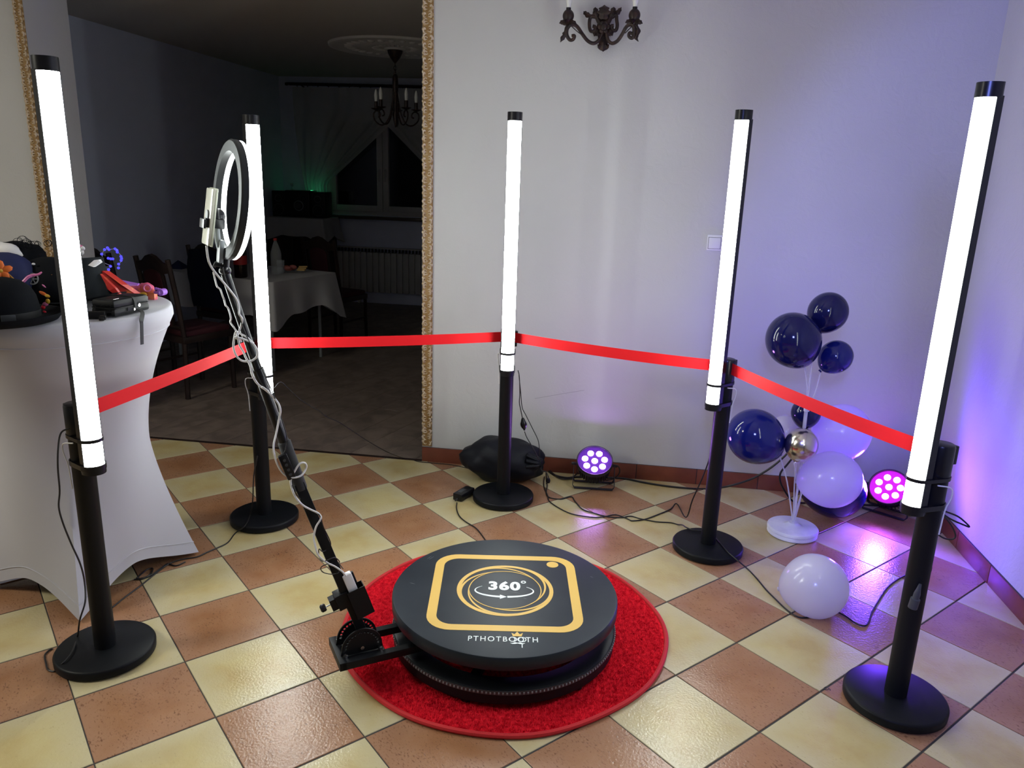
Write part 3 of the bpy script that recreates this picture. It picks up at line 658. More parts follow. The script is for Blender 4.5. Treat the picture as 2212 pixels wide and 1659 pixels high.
MB().box(ph0, (.074, phl * .97, .0085), Rp, bev=.003).build('phone_body', M['phone'], PHN); MB().box(ph0 - Nn * -.006, (.079, phl, .006), Rp, bev=.0028).build('clear_case', M['phoneclear'], PHN)
hd = MB().box(armp(463, 483, .02), (.05, .024, .018), np.array([-Nn, Vv, Uu]), bev=.003); hd.box(armp(438, 482, .01), (.006, .024, .05), np.array([Nn, Vv, Uu]), bev=.002); hd.box(armp(452, 483, 0), (.036, .014, .012), np.array([Nn, Vv, Uu]))
hd.cyl(armp(457, 484, .028), armp(457, 484, .031), .004, n=12); hd.build('phone_clamp', M['blackgloss'], RL)
# cables winding round the arm
def armpath(pts, seq=None): return sm([armp(x, y, (seq[i] if seq else .028)) for i, (x, y) in enumerate(pts)], 5)
z3 = lambda L: [(440 + x / 5.185, 540 + y / 5.185) for x, y in L]; z4 = lambda L: [(550 + x / 3.77, 820 + y / 3.77) for x, y in L]
wpts = [(446, 531), (449, 555), (453, 570)] + z3([(110, 230), (200, 340), (300, 460), (370, 560), (395, 650), (398, 720), (430, 770), (425, 830), (392, 920), (378, 975)]) + z3([(420, 1025), (395, 1000), (352, 980), (420, 990), (500, 1020), (560, 1060), (602, 1130), (590, 1200), (520, 1245), (430, 1240), (370, 1190), (335, 1100), (340, 1000), (365, 915)]) + \
       z3([(400, 1060), (440, 1130), (470, 1200), (520, 1290), (545, 1400), (590, 1480), (640, 1530), (720, 1580)]) + z4([(60, 60), (130, 120), (190, 190), (210, 250), (200, 310), (175, 440), (155, 530), (160, 610), (190, 700), (240, 770), (310, 798), (380, 780), (420, 720), (410, 680), (362, 690), (300, 800), (297, 860), (330, 950), (390, 1020), (460, 1060), (520, 1090), (540, 1130), (500, 1200), (482, 1280), (490, 1340), (520, 1430), (590, 1490), (650, 1520), (710, 1560), (745, 1600)])
tag(MB().tube(armpath(wpts, [.030 + .006 * math.sin(i * 1.7) for i in range(len(wpts))]), .0030, 7).build('charging_cable', M['whitecable']), 'white charging cable winding down the black arm from the phone', 'cable')
w2 = z3([(110, 250), (128, 330), (150, 410), (185, 440), (210, 510), (230, 560), (245, 620), (275, 655), (305, 760), (300, 810), (340, 870), (380, 920), (480, 975), (560, 1045)])
tag(MB().tube(armpath(w2, [.022 - .012 * (i % 2) for i in range(len(w2))]), .0024, 6).build('usb_cable', M['whitecable']), 'thin white usb cable looped along the top of the leaning arm', 'cable')
b2 = z3([(215, 190), (225, 250), (265, 380), (330, 540), (360, 620)]) + z3([(420, 800), (480, 960)]) + z4([(140, 90), (190, 230), (230, 350), (262, 470), (255, 560), (235, 610)])
b3 = z4([(300, 800), (310, 870), (355, 955), (420, 1010), (525, 1100), (560, 1200), (620, 1340), (560, 1400), (525, 1380), (525, 1440), (560, 1480), (650, 1450), (690, 1490), (600, 1500), (540, 1530), (560, 1570), (640, 1585), (690, 1560), (660, 1470), (720, 1540)])
BC = thing('remote_cable', 'thin black cable with remote looped around the lower arm', 'cable', tuple(P2))
MB().tube(armpath(b2), .0017, 6).build('upper_run', M['cable'], BC); MB().tube(armpath(b3, [.03 if i % 3 else -.02 for i in range(len(b3))]), .0017, 6).build('lower_run', M['cable'], BC)
rmc = armp(620, 1008, .03); rmo_ = MB().box(rmc, (.082, .026, .014), Ra, bev=.005).build('remote', M['blackgloss'], BC)
rmo = rmo_
for k in range(4): MB().cyl(rmc + Ra[0] * (.024 - .016 * k) + AN * .007, rmc + Ra[0] * (.024 - .016 * k) + AN * .009, .0045, n=10).build('remote_button', M['dgrey'], rmo)

# ------------------------------------------------------------------ cocktail table under its white stretch cover
TC = np.array([-2.09, 2.57]); TZ = 1.10
FA = np.array([-1.752, 2.770]); FB = np.array([-1.872, 2.235])
fang = math.atan2(FA[1] - TC[1], FA[0] - TC[0]); frad = .385
angB = math.atan2(FB[1] - TC[1], FB[0] - TC[0])
ct = thing('cocktail_table', 'round cocktail table hidden under the white stretch cover', 'table', (TC[0], TC[1], 0))
ot = np.array([TC[0], TC[1], 0.])
MB().lathe([(0, TZ - .030), (.385, TZ - .030), (.385, TZ - .006), (0, TZ - .006)], ot, n=48).build('tabletop', M['grey'], ct)
MB().cyl(ot + (0, 0, .03), ot + (0, 0, TZ - .03), .025).build('pillar', M['steel'], ct)
f0 = (fang + angB) / 2 + PI / 4
for k in range(4):
    a = f0 + k * PI / 2; MB().tube([ot + (0, 0, .05), ot + (.30 * math.cos(a), .34 * math.sin(a), .018)], .014, 8).build('leg', M['steel'], ct)
def cover(u, v):
    a = 2 * PI * u + f0; c4 = math.cos(2 * (a - f0)) ** 2; q = (a - f0 + PI / 4) % (PI / 2) - PI / 4        # 0 at a foot
    wgt = (.7071 / math.cos(PI / 4 - abs(q)) - .7071) / .2929                   # straight chords between the feet
    wgt = max(0., wgt) ** 1.15
    hem = .010 + .085 * (1 - max(0., 1 - (abs(q) / (PI / 4)) ** 1.0) ** 1.6)
    if v < .04: r = .392 * (.955 + .045 * v / .04); z = TZ
    elif v < .10: f = (v - .04) / .06; r = .392 + .006 * math.sin(f * PI / 2); z = TZ - .018 * f - .022 * f * f
    else:
        f = (v - .10) / .90; z0_ = TZ - .040; z = z0_ + (hem - z0_) * f; zz = 1 - z / z0_; zm = .47; rm = .268
        if zz < zm: r = rm + (.398 - rm) * ((zm - zz) / zm) ** 1.9
        else: g = (zz - zm) / (1 - zm); rc_ = rm + (frad + .035 - rm) * g ** 1.35; rmid = rm - .012 * g; r = rmid + (rc_ - rmid) * wgt
    return ot + np.array([r * math.cos(a), r * math.sin(a), z])
cv = MB().grid(cover, 160, 60, closeu=True)
cv.lathe([(0, TZ), (.2, TZ), (.3745, TZ)], ot, n=128, cap=False)
cvo = cv.build('table_cover', M['cloth'], ang=60); tag(cvo, 'white stretch cover pulled over the round cocktail table', 'table cover')
sb = MB().tube([cover(i / 128, .135) + np.array([math.cos(2 * PI * i / 128 + f0), math.sin(2 * PI * i / 128 + f0), 0]) * .001 for i in range(128)], .0022, 5, closed=True); sb.build('cap_seam', M['cloth'], cvo)
ORG[cvo] = np.zeros(3)
hm = MB()
hm.tube([cover(i / 256, .955) + np.array([math.cos(2 * PI * i / 256 + f0), math.sin(2 * PI * i / 256 + f0), 0]) * .001 for i in range(256)], .0020, 5, closed=True); hm.build('hem_seam', M['cloth'], cvo)

# ------------------------------------------------------------------ photo props on the table
def at(px, py, z=TZ + .002): return atz(px, py, z)
def bowler():
    b = at(8, 690, TZ + .012); t = thing('bowler_hat', 'black felt bowler hat at the front edge of the cocktail table', 'hat', (b[0], b[1], TZ)); o = np.array([b[0], b[1], TZ + .004])
    MB().lathe([(.104, .034), (.108, .020), (.118, .012), (.150, .012), (.166, .020), (.172, .030), (.176, .031), (.172, .020), (.160, .006), (.140, .000), (.10, .000), (.10, .034)], o, n=56).build('brim', M['felt'], t)
    MB().lathe([(.109, .015), (.108, .05), (.102, .085), (.088, .115), (.062, .136), (.03, .146), (0, .148)], o, n=48).build('crown', M['felt'], t)
    MB().lathe([(.1100, .016), (.1105, .040), (.1095, .040), (.1085, .016)], o, n=48).build('hat_band', M['satin'], t)
    d = unit(np.array([-o[0] * .55 + .42, -o[1] * .6, 0])); MB().box(o + d * .112 + (0, 0, .029), (.010, .040, .022), np.array([d, np.cross((0, 0, 1), d), (0, 0, 1.)]), bev=.002).build('band_bow', M['dgrey'], t)
bowler()
def tophat():
    b = at(180, 655, TZ + .01); t = thing('top_hat', 'tall charcoal top hat behind the nearest lit tube on the cocktail table', 'hat', (b[0], b[1], TZ)); o = np.array([b[0], b[1] + .02, TZ + .016])
    ax = unit((-.10, .06, 1)); A = axes(ax, (0, 1, 0))
    MB().lathe([(.098, .006), (.090, .04), (.084, .10), (.080, .150), (.081, .157), (.076, .161), (0, .161)], o, A, n=48).build('crown', M['feltgrey'], t)
    br = MB()
    def bf(u, v):
        a = 2 * PI * u; r = .092 + .055 * v; z = .004 + .022 * v * v * (math.cos(2 * a) * .5 + .5); return o + np.array([r * math.cos(a), r * math.sin(a), z]) @ A
    br.grid(bf, 56, 6, closeu=True); br.build('brim', M['felt'], t, solid=.003)
    MB().lathe([(.095, .008), (.0905, .036), (.0885, .036), (.092, .008)], o, A, n=40).build('hat_band', M['satin'], t)
tophat()
YP = 2.66
def capthing():
    b = at(108, 664); t = thing('peaked_cap', 'black peaked cap with wheel badge left of the nearest lit tube', 'hat', (b[0], b[1], TZ)); o = np.array([b[0] - .03, b[1] + .05, TZ + .003])
    MB().ball(o + (0, 0, .085), .112, (1.08, .95, .84), 32, 16, fn=lambda q: 1 + .05 * math.sin(5 * math.atan2(q[1], q[0])) * (1 - q[2] ** 2) + .03 * q[0]).build('cap_body', M['felt'], t)
    f = np.array([.18, -1, .25]); f = unit(f); c = o + (0, 0, .085) + f * .106; A = axes(f, (0, 0, 1))
    MB().lathe([(.100, .002), (.128, .004), (.128, .010), (.100, .014), (.100, .002)], o, n=40, a0=PI + .5, a1=2 * PI - .2).build('peak', M['satin'], t)
    bd = MB().torus(c, .019, .0026, A, 28, 6); bd.ball(c, .004, (1, 1, 1), 8, 6)
    for k in range(3): a = k * PI / 3; dv = np.array([math.cos(a), math.sin(a), 0]) @ A * .019; bd.cyl(c - dv, c + dv, .0016, n=6)
    bd.build('wheel_badge', M['grey'], t)
    wg = MB()
    for s_ in (-1, 1):
        for k in range(4): p = c + np.array([s_ * .025, .010 - .006 * k, -.002]) @ A; q = c + np.array([s_ * (.062 - .006 * k), .018 - .008 * k, -.012]) @ A; wg.tube([p, (p + q) / 2 + f * .002, q], .0017, 5)
    wg.build('badge_wings', M['goldcord'], t); MB().ball(c + np.array([-.004, .055, -.010]) @ A, .006, (1, 1, .7), 10, 6).build('button', M['whitecard'], t)
    return o
capo = capthing()
def navycap():
    p = aty(12, 590, 2.50); t = thing('navy_cap', 'navy blue cap with gold cords behind the bowler hat', 'hat', (p[0], p[1], TZ)); o = np.array([p[0], p[1], TZ + .003])
    MB().ball(o + (0, 0, .105), .10, (1.15, .9, .95), 28, 14).build('cap_body', M['navycloth'], t)
    cd = MB()
    for off in (0, .010): cd.tube(sm([aty(5, 584 - off * 300, 2.39), aty(22, 600 - off * 420, 2.385), aty(38, 613 - off * 300, 2.39), aty(54, 616, 2.40)], 5), .0028, 6)
    cd.build('gold_cord', M['goldcord'], t)
navycap()
def props():
    # orange flower at the frame's edge, pink band, garland, wig, glove
    c = aty(2, 585, 2.37); t = thing('fabric_flower', 'orange fabric flower lying on the navy cap', 'flower', tuple(c)); fl = MB()
    A = axes(unit(CW - c))
    for k in range(5): a = 2 * PI * k / 5 + .3; fl.ball(c + np.array([math.cos(a), math.sin(a), 0]) @ A * .018, .015, (1.3, .8, .4), 8, 6, rz(a) @ A)
    fl.build('petal', M['orange'], t)['kind'] = 'stuff'; MB().ball(c, .008, nu=8, nv=6).build('flower_heart', M['yellow'], t)
    t = tag(MB().tube(sm([aty(34, 613, 2.36), aty(48, 610, 2.36), aty(60, 599, 2.37), aty(70, 595, 2.38), aty(82, 593, 2.385), aty(90, 588, 2.39)], 6), .0042, 8, taper=lambda f: .5 + .8 * math.sin(PI * (.15 + .8 * f))).build('pink_band', M['pinkrub']), 'pink rubber band curving in front of the wheel badge', 'headband')
    cg = aty(98, 650, 2.42); t = thing('flower_garland', 'garland of orange, yellow and pink petals beside the bowler hat', 'garland', tuple(cg))
    for nm, px, py, mt, sc, rot in (('petal', 93, 634, 'orange', (1.9, .5, .7), .4), ('petal', 102, 639, 'yellow', (1.3, .5, .7), .3), ('petal', 103, 651, 'yellow', (1, .6, 1.1), .2), ('petal', 98, 657, 'pinkrub', (1.5, .6, .9), -.3), ('petal', 93, 664, 'redcard', (.9, .6, 1), .6), ('petal', 96, 674, 'redcard', (.8, .5, .6), .2), ('petal', 95, 618, 'pinkrub', (1.1, .3, .3), .7)):
        MB().ball(aty(px, py, 2.40 - .02 * (py > 640)), .0085, sc, 10, 7, np.array([[math.cos(rot), 0, -math.sin(rot)], [0, 1, 0], [math.sin(rot), 0, math.cos(rot)]])).build(nm, M[mt], t)
    w = MB(); c = aty(45, 528, 2.78); wt = thing('curly_wig', 'black curly wig on top of the pile of hats', 'wig', tuple(c))
    MB().ball(aty(30, 552, 2.78), .10, (1.35, .9, .55), 24, 12, fn=lambda q: 1 + .06 * math.sin(9 * q[0] + 7 * q[1]) + .05 * math.sin(13 * q[2] + 11 * q[1])).build('wig_mass', M['felt'], wt)
    for px, py, r in [(38, 524, .016), (50, 520, .018), (58, 525, .017), (46, 530, .02), (62, 532, .014), (75, 529, .014), (82, 527, .010), (100, 526, .012), (106, 524, .010), (20, 538, .016), (8, 548, .018), (28, 530, .014), (54, 530, .02), (68, 528, .013)]:
        p = aty(px, py, 2.75); A = axes(unit(CW - p + rng.normal(0, .6, 3)))
        w.tube([p + np.array([r * math.cos(a), r * math.sin(a), .003 * a]) @ A for a in np.linspace(0, 7.5, 22)], .0011, 4)
    w.build('curls', M['felt'], wt)['kind'] = 'stuff'
    g = aty(12, 538, 2.70); tag(MB().ball(g, .05, (1.6, .6, .5), 18, 10, np.array([[.95, 0, -.3], [0, 1, 0], [.3, 0, .95]]), fn=lambda q: 1 + .15 * math.sin(6 * q[0])).build('white_hat', M['whitecard']), 'white cloth cap at the left edge on top of the prop pile', 'hat')
    # pink flower and white bow on the top hat
    p = aty(170, 536, 2.72); t = thing('flower_clip', 'pale pink flower clip on the crown of the charcoal top hat', 'flower', tuple(p))
    for k in range(4): MB().ball(p + np.array([.006 * math.cos(k * 1.6) + .008, 0, .007 * math.sin(k * 1.6) - .003 * k]), .0105, (1.2, .7, .9), 10, 7).build('petal', M['pinkrub'] if k == 1 else M['whitecard'], t)
    V = [aty(x, y, 2.52 + d) for x, y, d in ((190, 573, 0), (203, 562, .02), (213, 561, .03), (217, 567, .03), (202, 577, 0))]; V2 = [v + (0, .012, .0) for v in V]
    tag(MB().add(V + V2, [(0, 1, 2, 3, 4), (9, 8, 7, 6, 5)] + [(i, (i + 1) % 5, 5 + (i + 1) % 5, 5 + i) for i in range(5)]).build('paper_bow', M['whitecard'], smooth=False), 'folded white paper bow sticking out of the top hat', 'bow')
    # red satin tie folded into a fan
    a, b = aty(216, 588, 2.66), aty(222, 586, 2.67); zb = TZ + .012
    tri = [aty(213, 590, 2.64), aty(221, 585, 2.64), aty(262, 615, 2.66), aty(290, 634, 2.70), aty(253, 641, 2.66), aty(228, 622, 2.64)]
    tri2 = [p + np.array([.004, .035, -.004]) for p in tri]; tr = thing('satin_tie', 'folded red satin tie with gold flecks between top hat and black case', 'tie', tuple(tri[0]))
    MB().add(tri + tri2, [(0, 1, 2, 3, 4, 5), (11, 10, 9, 8, 7, 6)] + [(i, (i + 1) % 6, 6 + (i + 1) % 6, 6 + i) for i in range(6)]).build('tie_blade', M['redsatin'], tr, smooth=False)
    l = [aty(216, 592, 2.62), aty(248, 622, 2.62), aty(262, 640, 2.63), aty(236, 628, 2.61)]; l2 = [p + np.array([0, .012, 0]) for p in l]
    MB().add(l + l2, [(0, 1, 2, 3), (7, 6, 5, 4)] + [(i, (i + 1) % 4, 4 + (i + 1) % 4, 4 + i) for i in range(4)]).build('tie_fold', M['redsatin'], tr, smooth=False)
    # toy pistol
    t = thing('toy_pistol', 'pink and purple plastic toy pistol behind the black case', 'toy', tuple(aty(315, 640, 2.86)))
    MB().cyl(aty(258, 612, 2.86), aty(300, 620, 2.86), .0155, .0145, n=20).build('barrel', M['purple'], t); MB().ball(aty(258, 612, 2.86), .0155, (1, 1, 1), 14, 8).build('barrel_end', M['purple'], t)
    by_ = MB().ball(aty(316, 625, 2.84), .032, (1.15, .6, .85), 20, 12, fn=lambda q: 1 + .07 * math.sin(8 * q[0]) * math.cos(7 * q[2])); by_.box(aty(330, 640, 2.83), (.03, .025, .035), bev=.006); by_.cyl(aty(284, 622, 2.83), aty(304, 624, 2.83), .009, .013, n=14)
    by_.build('body', M['pink'], t)
    MB().torus(aty(318, 622, 2.81), .013, .003, axes((0.3, -1, .2)), 20, 6).build('trigger_ring', M['pinkrub'], t); MB().ball(aty(309, 636, 2.81), .015, (1.2, .5, .6), 14, 8).build('body_patch', M['yellow'], t)
    q = aty(346, 632, 2.80); MB().cyl(q + (-.0, .03, 0), q, .0135, n=24).build('wheel', M['purple'], t); kb = MB()
    for k in range(3): kb.ball(aty(337 + 4 * k, 624 + k, 2.82), .0065, nu=10, nv=7)
    kb.build('wheel_knobs', M['purple'], t)['kind'] = 'stuff'; MB().cyl(aty(334, 632, 2.83), q, .006, n=12).build('axle', M['purple'], t)
props()
def case():
    c = at(272, 672, TZ + .004); t = thing('hard_case', 'black zipped hard case with strap hanging over the table edge', 'case', (c[0], c[1], TZ))
    a = at(238, 690); b = at(335, 668); d = unit((b - a) * (1, 1, 0)); R = np.array([d, np.cross((0, 0, 1), d), (0, 0, 1.)]); L = .178
    c = (a + b) / 2 + R[1] * .050; c[2] = TZ + .003
    MB().box(c + (0, 0, .016), (L, .100, .030), R, bev=.012).build('case_base', M['case'], t); lid = MB().box(c + (0, 0, .045), (L * .985, .097, .030), R, bev=.013).build('case_lid', M['case'], t)
    z = MB().tube([c + np.array([x, y, .031]) @ R for x, y in rrect(-L / 2 + .0, -.0500, L / 2, .0500, .013, 5)], .0022, 5, closed=True); z.build('zip', M['satin'], t)
    gr = MB()
    for k in range(6): gr.box(c + np.array([-L / 2 - .001, 0, .012 + .006 * k]) @ R, (.004, .07, .0022), R)
    gr.build('end_ribs', M['blackgloss'], t)['kind'] = 'stuff'
    bd = MB().ribbon(sm([c + np.array(p) @ R for p in ((.012, .045, .0615), (.012, 0, .0625), (.012, -.040, .060), (.012, -.0515, .045), (.012, -.053, .025))], 5), R[0], .012, .0025); bdo = bd.build('closing_band', M['satin'], t)
    MB().cyl(c + np.array([.030, -.0505, .028]) @ R, c + np.array([.030, -.054, .028]) @ R, .0065, n=16).build('press_stud', M['steel'], bdo)
    lp = MB().ribbon(sm([c + np.array(p) @ R for p in ((-.03, -.053, .022), (-.012, -.056, .019), (.006, -.058, .018))], 4), (0, 0, 1), .011, .003); lp.build('strap_loop', M['satin'], t); MB().cyl(c + np.array([-.006, -.060, .019]) @ R, c + np.array([-.006, -.0625, .019]) @ R, .0045, n=12).build('loop_stud', M['steel'], t)
    e = c + np.array([.010, -.060, .018]) @ R; pts = [e, e + R[1] * -.02 + (0, 0, -.012)]
    rimp = atz(307, 690, TZ - .01); p2 = onp(306, 700, rimp + np.array([0, 0, 0]) + unit(-rimp * (1, 1, 0)) * .012, unit(rimp * (1, 1, 0))); p3 = onp(307, 744, p2, unit(rimp * (1, 1, 0)))
    MB().ribbon(sm(pts + [p2 + (0, 0, .012), p2, (p2 + p3) / 2, p3], 5), d, .0145, .0025).build('wrist_strap', M['satin'], t)
    MB().box(c + np.array([-.055, -.030, .0605]) @ R, (.026, .004, .0015), R).build('zip_pull', M['steel'], lid)
case()
p = at(196, 690); tag(MB().box(p + (0, 0.02, .013), (.075, .02, .024), rz(.3), bev=.003).box(p + (.04, 0.01, .008), (.02, .03, .014), rz(.5), bev=.003).box(p + (.05, -.012, .006), (.016, .012, .010), rz(.7), bev=.002).build('moustache_prop', M['satin']), 'small black stepped prop under the brim of the top hat', 'photo prop')
# blue fairy lights held up behind the table on a clear stem
YL = 2.93
fl = thing('fairy_light_bunch', 'bunch of blue fairy lights rising behind the props on the table', 'fairy lights', tuple(aty(240, 655, YL)))
Z2 = [(485, 250), (525, 225), (545, 250), (630, 240), (655, 260), (660, 285), (445, 312), (535, 370), (570, 378), (598, 378), (710, 345), (718, 372), (712, 400), (458, 420), (418, 460), (678, 450), (676, 503), (566, 480), (540, 525)]
bl = [aty(150 + x / 6.383, 500 + y / 6.383, YL + .03 * ((i * 7) % 5 - 2) / 2) for i, (x, y) in enumerate(Z2)]
for p in bl: MB().ball(p, .0050, (1.15, 1, 1.1), 10, 8).build('light', M['bluelit'], fl)
MB().tube(sm([aty(238, 668, YL - .05), aty(240, 620, YL)] + [bl[i] + (0, .004, 0) for i in (18, 17, 13, 6, 0, 2, 3, 5, 10, 12, 15, 16)], 4), .0009, 5).build('wire', M['clear'], fl)

# ------------------------------------------------------------------ balloons
BS = atz(1712, 1140, .03); bs = thing('balloon_stand', 'clear plastic balloon stand with round base in front of the back wall', 'balloon stand', (BS[0], BS[1], 0))
ob = np.array([BS[0], BS[1], 0.])
MB().lathe([(0, .002), (.112, .002), (.116, .006), (.116, .020), (.114, .023), (.118, .026), (.118, .036), (.114, .041), (.05, .043), (.03, .050), (.022, .06), (0, .06)], ob, n=64).build('base', M['frost'], bs)
def bpt(px, py, y=3.55): return aty(px, py, y)
def stick(pts, r=.004): return MB().tube(sm(pts, 6), r, 8).build('stick', M['clear'], bs)
top1 = ob + (0, 0, .05)
MB().tube([top1, bpt(1728, 1010, 3.58), bpt(1740, 900, 3.58)], .0055, 8).build('mast', M['clear'], bs)
MB().cyl(bpt(1737, 925, 3.58), bpt(1742, 882, 3.58), .0085, n=14).build('mast_joint', M['clear'], bs); MB().cyl(bpt(1742, 888, 3.58), bpt(1743, 876, 3.58), .013, n=16).build('mast_collar', M['frost'], bs)
def balloon(name, label, px, py, rpx, y, mt, neck=None, sc=1.06, wide=1.0):
    c = aty(px, py, y); dep = (c - CW) @ RW[2]; r = rpx * dep / FPX
    nd = unit(np.array(neck) - c) if neck is not None else np.array([0, 0, -1.]); A = axes(-nd, (0, 1, 0))
    t = thing(name, label, 'balloon', tuple(c), 'balloons of the corner display')
    prof = []
    for i in range(25):
        th = PI * i / 24; z = math.cos(th); rr = math.sin(th); k = 1.0
        if z < 0: z = z * (1 + .10 * (-z) ** 3) ; rr = rr * (1 - .06 * (-math.cos(th)) ** 2)
        prof.append((r * rr * wide, r * z * sc))
    MB().lathe([(max(a, 0), b) for a, b in prof[::-1]], c, A, n=48).build('skin', mt, t)
    b = c + nd * r * sc * 1.09
    kn = MB().lathe([(.0035, .010), (.006, .004), (.004, 0), (.009, -.008), (.008, -.010), (0, -.006)], b, A, n=14); kn.build('knot', mt, t)
    return c, r, b
spread = {'a': bpt(1722, 800), 'b': bpt(1745, 806)}
nk1 = bpt(1742, 797, 3.56); nk2 = bpt(1758, 722, 3.64); nk3 = bpt(1772, 801, 3.57)
b1 = balloon('balloon', 'big navy blue balloon, topmost large one of the column', 1714, 735, 58, 3.52, M['bnavy2'], nk1)
b2_ = balloon('balloon', 'dark navy balloon at the very top of the column', 1788, 675, 42, 3.62, M['bnavy2'], nk2)
b3_ = balloon('balloon', 'small royal blue balloon right of the big navy one', 1805, 771, 35, 3.58, M['bnavy'], nk3)
b4 = balloon('balloon', 'big navy blue balloon low on the left of the column', 1632, 943, 59, 3.50, M['bnavy'], bpt(1690, 985, 3.52))
b5 = balloon('balloon', 'silver metallic balloon in the middle of the column', 1731, 961, 35, 3.44, M['bsilver'], bpt(1718, 998, 3.46))
b6 = balloon('balloon', 'small navy balloon half hidden behind the red belt', 1741, 892, 31, 3.68, M['bnavy2'], bpt(1735, 925, 3.68))
b7 = balloon('balloon', 'white balloon peeking out between two navy balloons', 1698, 934, 35, 3.80, M['bwhite'], bpt(1712, 972, 3.78))
b8 = balloon('balloon', 'big white balloon behind the red belt', 1817, 935, 60, 3.72, M['bwhite'], bpt(1770, 985, 3.70), wide=1.0)
b9 = balloon('balloon', 'big white balloon lowest on the right of the column', 1795, 1036, 61, 3.54, M['bwhite'], bpt(1735, 1040, 3.56))
cf = atz(1803, 1105, .105); b10 = balloon('balloon', 'very dark balloon resting on the floor behind the white one', 1803, 1058, 61, 3.78, M['bnavy2'], (1.0, 3.80, .13))
b11 = balloon('balloon', 'loose white balloon lying on the floor tiles by itself', 1760, 1266, 69, 2.86, M['bwhite'], (.74, 2.90, .06), sc=1.0)
# thin sticks from base and mast up to the balloons
for e, mid in ((b4[2], (1700, 1040)), (b5[2], (1716, 1050)), (b7[2], (1722, 1060)), (b9[2], (1730, 1070)), (b8[2], (1738, 1050)), (b6[2], (1733, 1000))):
    stick([top1 + rng.normal(0, .004, 3) * (1, 1, 0), bpt(*mid, 3.565), e + (0, 0, -.004)], .0034)
mt_ = bpt(1743, 878, 3.58)
for e, mid in ((b1[2], (1744, 840)), (b2_[2], (1752, 800)), (b3_[2], (1760, 850))): stick([mt_, bpt(*mid, 3.58), e], .0032)
cups = MB()
for e, c in ((b1[2], b1[0]), (b2_[2], b2_[0]), (b3_[2], b3_[0]), (b5[2], b5[0]), (b4[2], b4[0])):
    cups.lathe([(.004, 0), (.008, .010), (.016, .020), (.015, .022), (.007, .012), (.0035, .002), (.004, 0)], e + unit(e - c) * .010, axes(unit(c - e)), n=16)
cups.build('balloon_cups', M['clear'], bs)['kind'] = 'stuff'

# ------------------------------------------------------------------ LED cans on the floor
def can(name, label, base, yaw, tilt, lens, face, r=.098):
    t = thing(name, label, 'stage light', (base[0], base[1], 0), 'LED cans on the floor'); o = np.array([base[0], base[1], .125])
    n = np.array([math.cos(tilt) * math.sin(yaw), -math.cos(tilt) * math.cos(yaw), math.sin(tilt)]); side = np.array([math.cos(yaw), math.sin(yaw), 0]); A = np.array([side, np.cross(n, side), n])
    MB().lathe([(0, -.075), (r * .62, -.075), (r * .78, -.055), (r * .84, -.02), (r * .86, .018), (0, .018)], o, A, n=40).build('housing', M['parbody'], t)
    fi = MB()
    for k in range(36): a = 2 * PI * k / 36; d = np.array([math.cos(a), math.sin(a), 0]); fi.box(o + (d * r * .85 + np.array([0, 0, -.022])) @ A, (.008, .004, .06), np.array([d, np.cross((0, 0, 1), d), (0, 0, 1.)]) @ A)
    fi.build('cooling_fins', M['parbody'], t)['kind'] = 'stuff'
    MB().lathe([(r * .92, .018), (r, .020), (r, .042), (r * .97, .046), (r * .93, .044), (r * .92, .030), (r * .92, .018)], o, A, n=48).build('front_rim', M['parbody'], t)
    fp = MB().lathe([(0, .030), (r * .93, .030), (r * .93, .034), (0, .034)], o, A, n=40).build('front_plate', face, t)
    for k in range(8):
        a = PI / 2 + .45 + 2 * PI * k / 7; d = np.zeros(3) if k == 7 else np.array([math.cos(a), math.sin(a), 0]) * r * .55
        MB().lathe([(.0165, .033), (.0165, .037), (.012, .0390), (0, .0398)], o + d @ A, A, n=20).build('lens', lens, fp)
    yk = MB(); w = r + .012; P = [o + side * -w, o + side * -w + (0, 0, -.10) + n * (1, 1, 0) * .02, None]
    f = unit(n * (1, 1, 0)); zb = .006
    pts = [o - side * w + (0, 0, .004), o - side * (w + .002) + f * .045 + (0, 0, -o[2] + zb + .012), o - side * (w - .008) + f * .048 + (0, 0, -o[2] + zb), o + side * (w - .008) + f * .048 + (0, 0, -o[2] + zb), o + side * (w + .002) + f * .045 + (0, 0, -o[2] + zb + .012), o + side * w + (0, 0, .004)]
    yk.ribbon(pts, f, .022, .003); yk.build('yoke', M['parbody'], t)
    pts2 = [o - side * w + (0, 0, .004), o - side * (w + .002) - f * .045 + (0, 0, -o[2] + zb + .012), o - side * (w - .008) - f * .048 + (0, 0, -o[2] + zb), o + side * (w - .008) - f * .048 + (0, 0, -o[2] + zb), o + side * (w + .002) - f * .045 + (0, 0, -o[2] + zb + .012), o + side * w + (0, 0, .004)]
    MB().ribbon(pts2, f, .022, .003).build('yoke', M['parbody'], t)
    kn = MB()
    for s in (-1, 1): kn.cyl(o + side * s * (r * .84), o + side * s * (w + .014), .008, n=12)
    kn.build('yoke_knobs', M['parbody'], t)['kind'] = 'stuff'
can('led_can', 'black LED can glowing violet on the floor beside the black bag', (-.082, 3.935), .05, math.radians(56), M['parlens'], M['parface'])
can('led_can', 'LED can glowing hot pink in the corner behind the last barrier post', (1.44, 3.925), -.62, math.radians(40), M['parlens2'], M['parface2'])

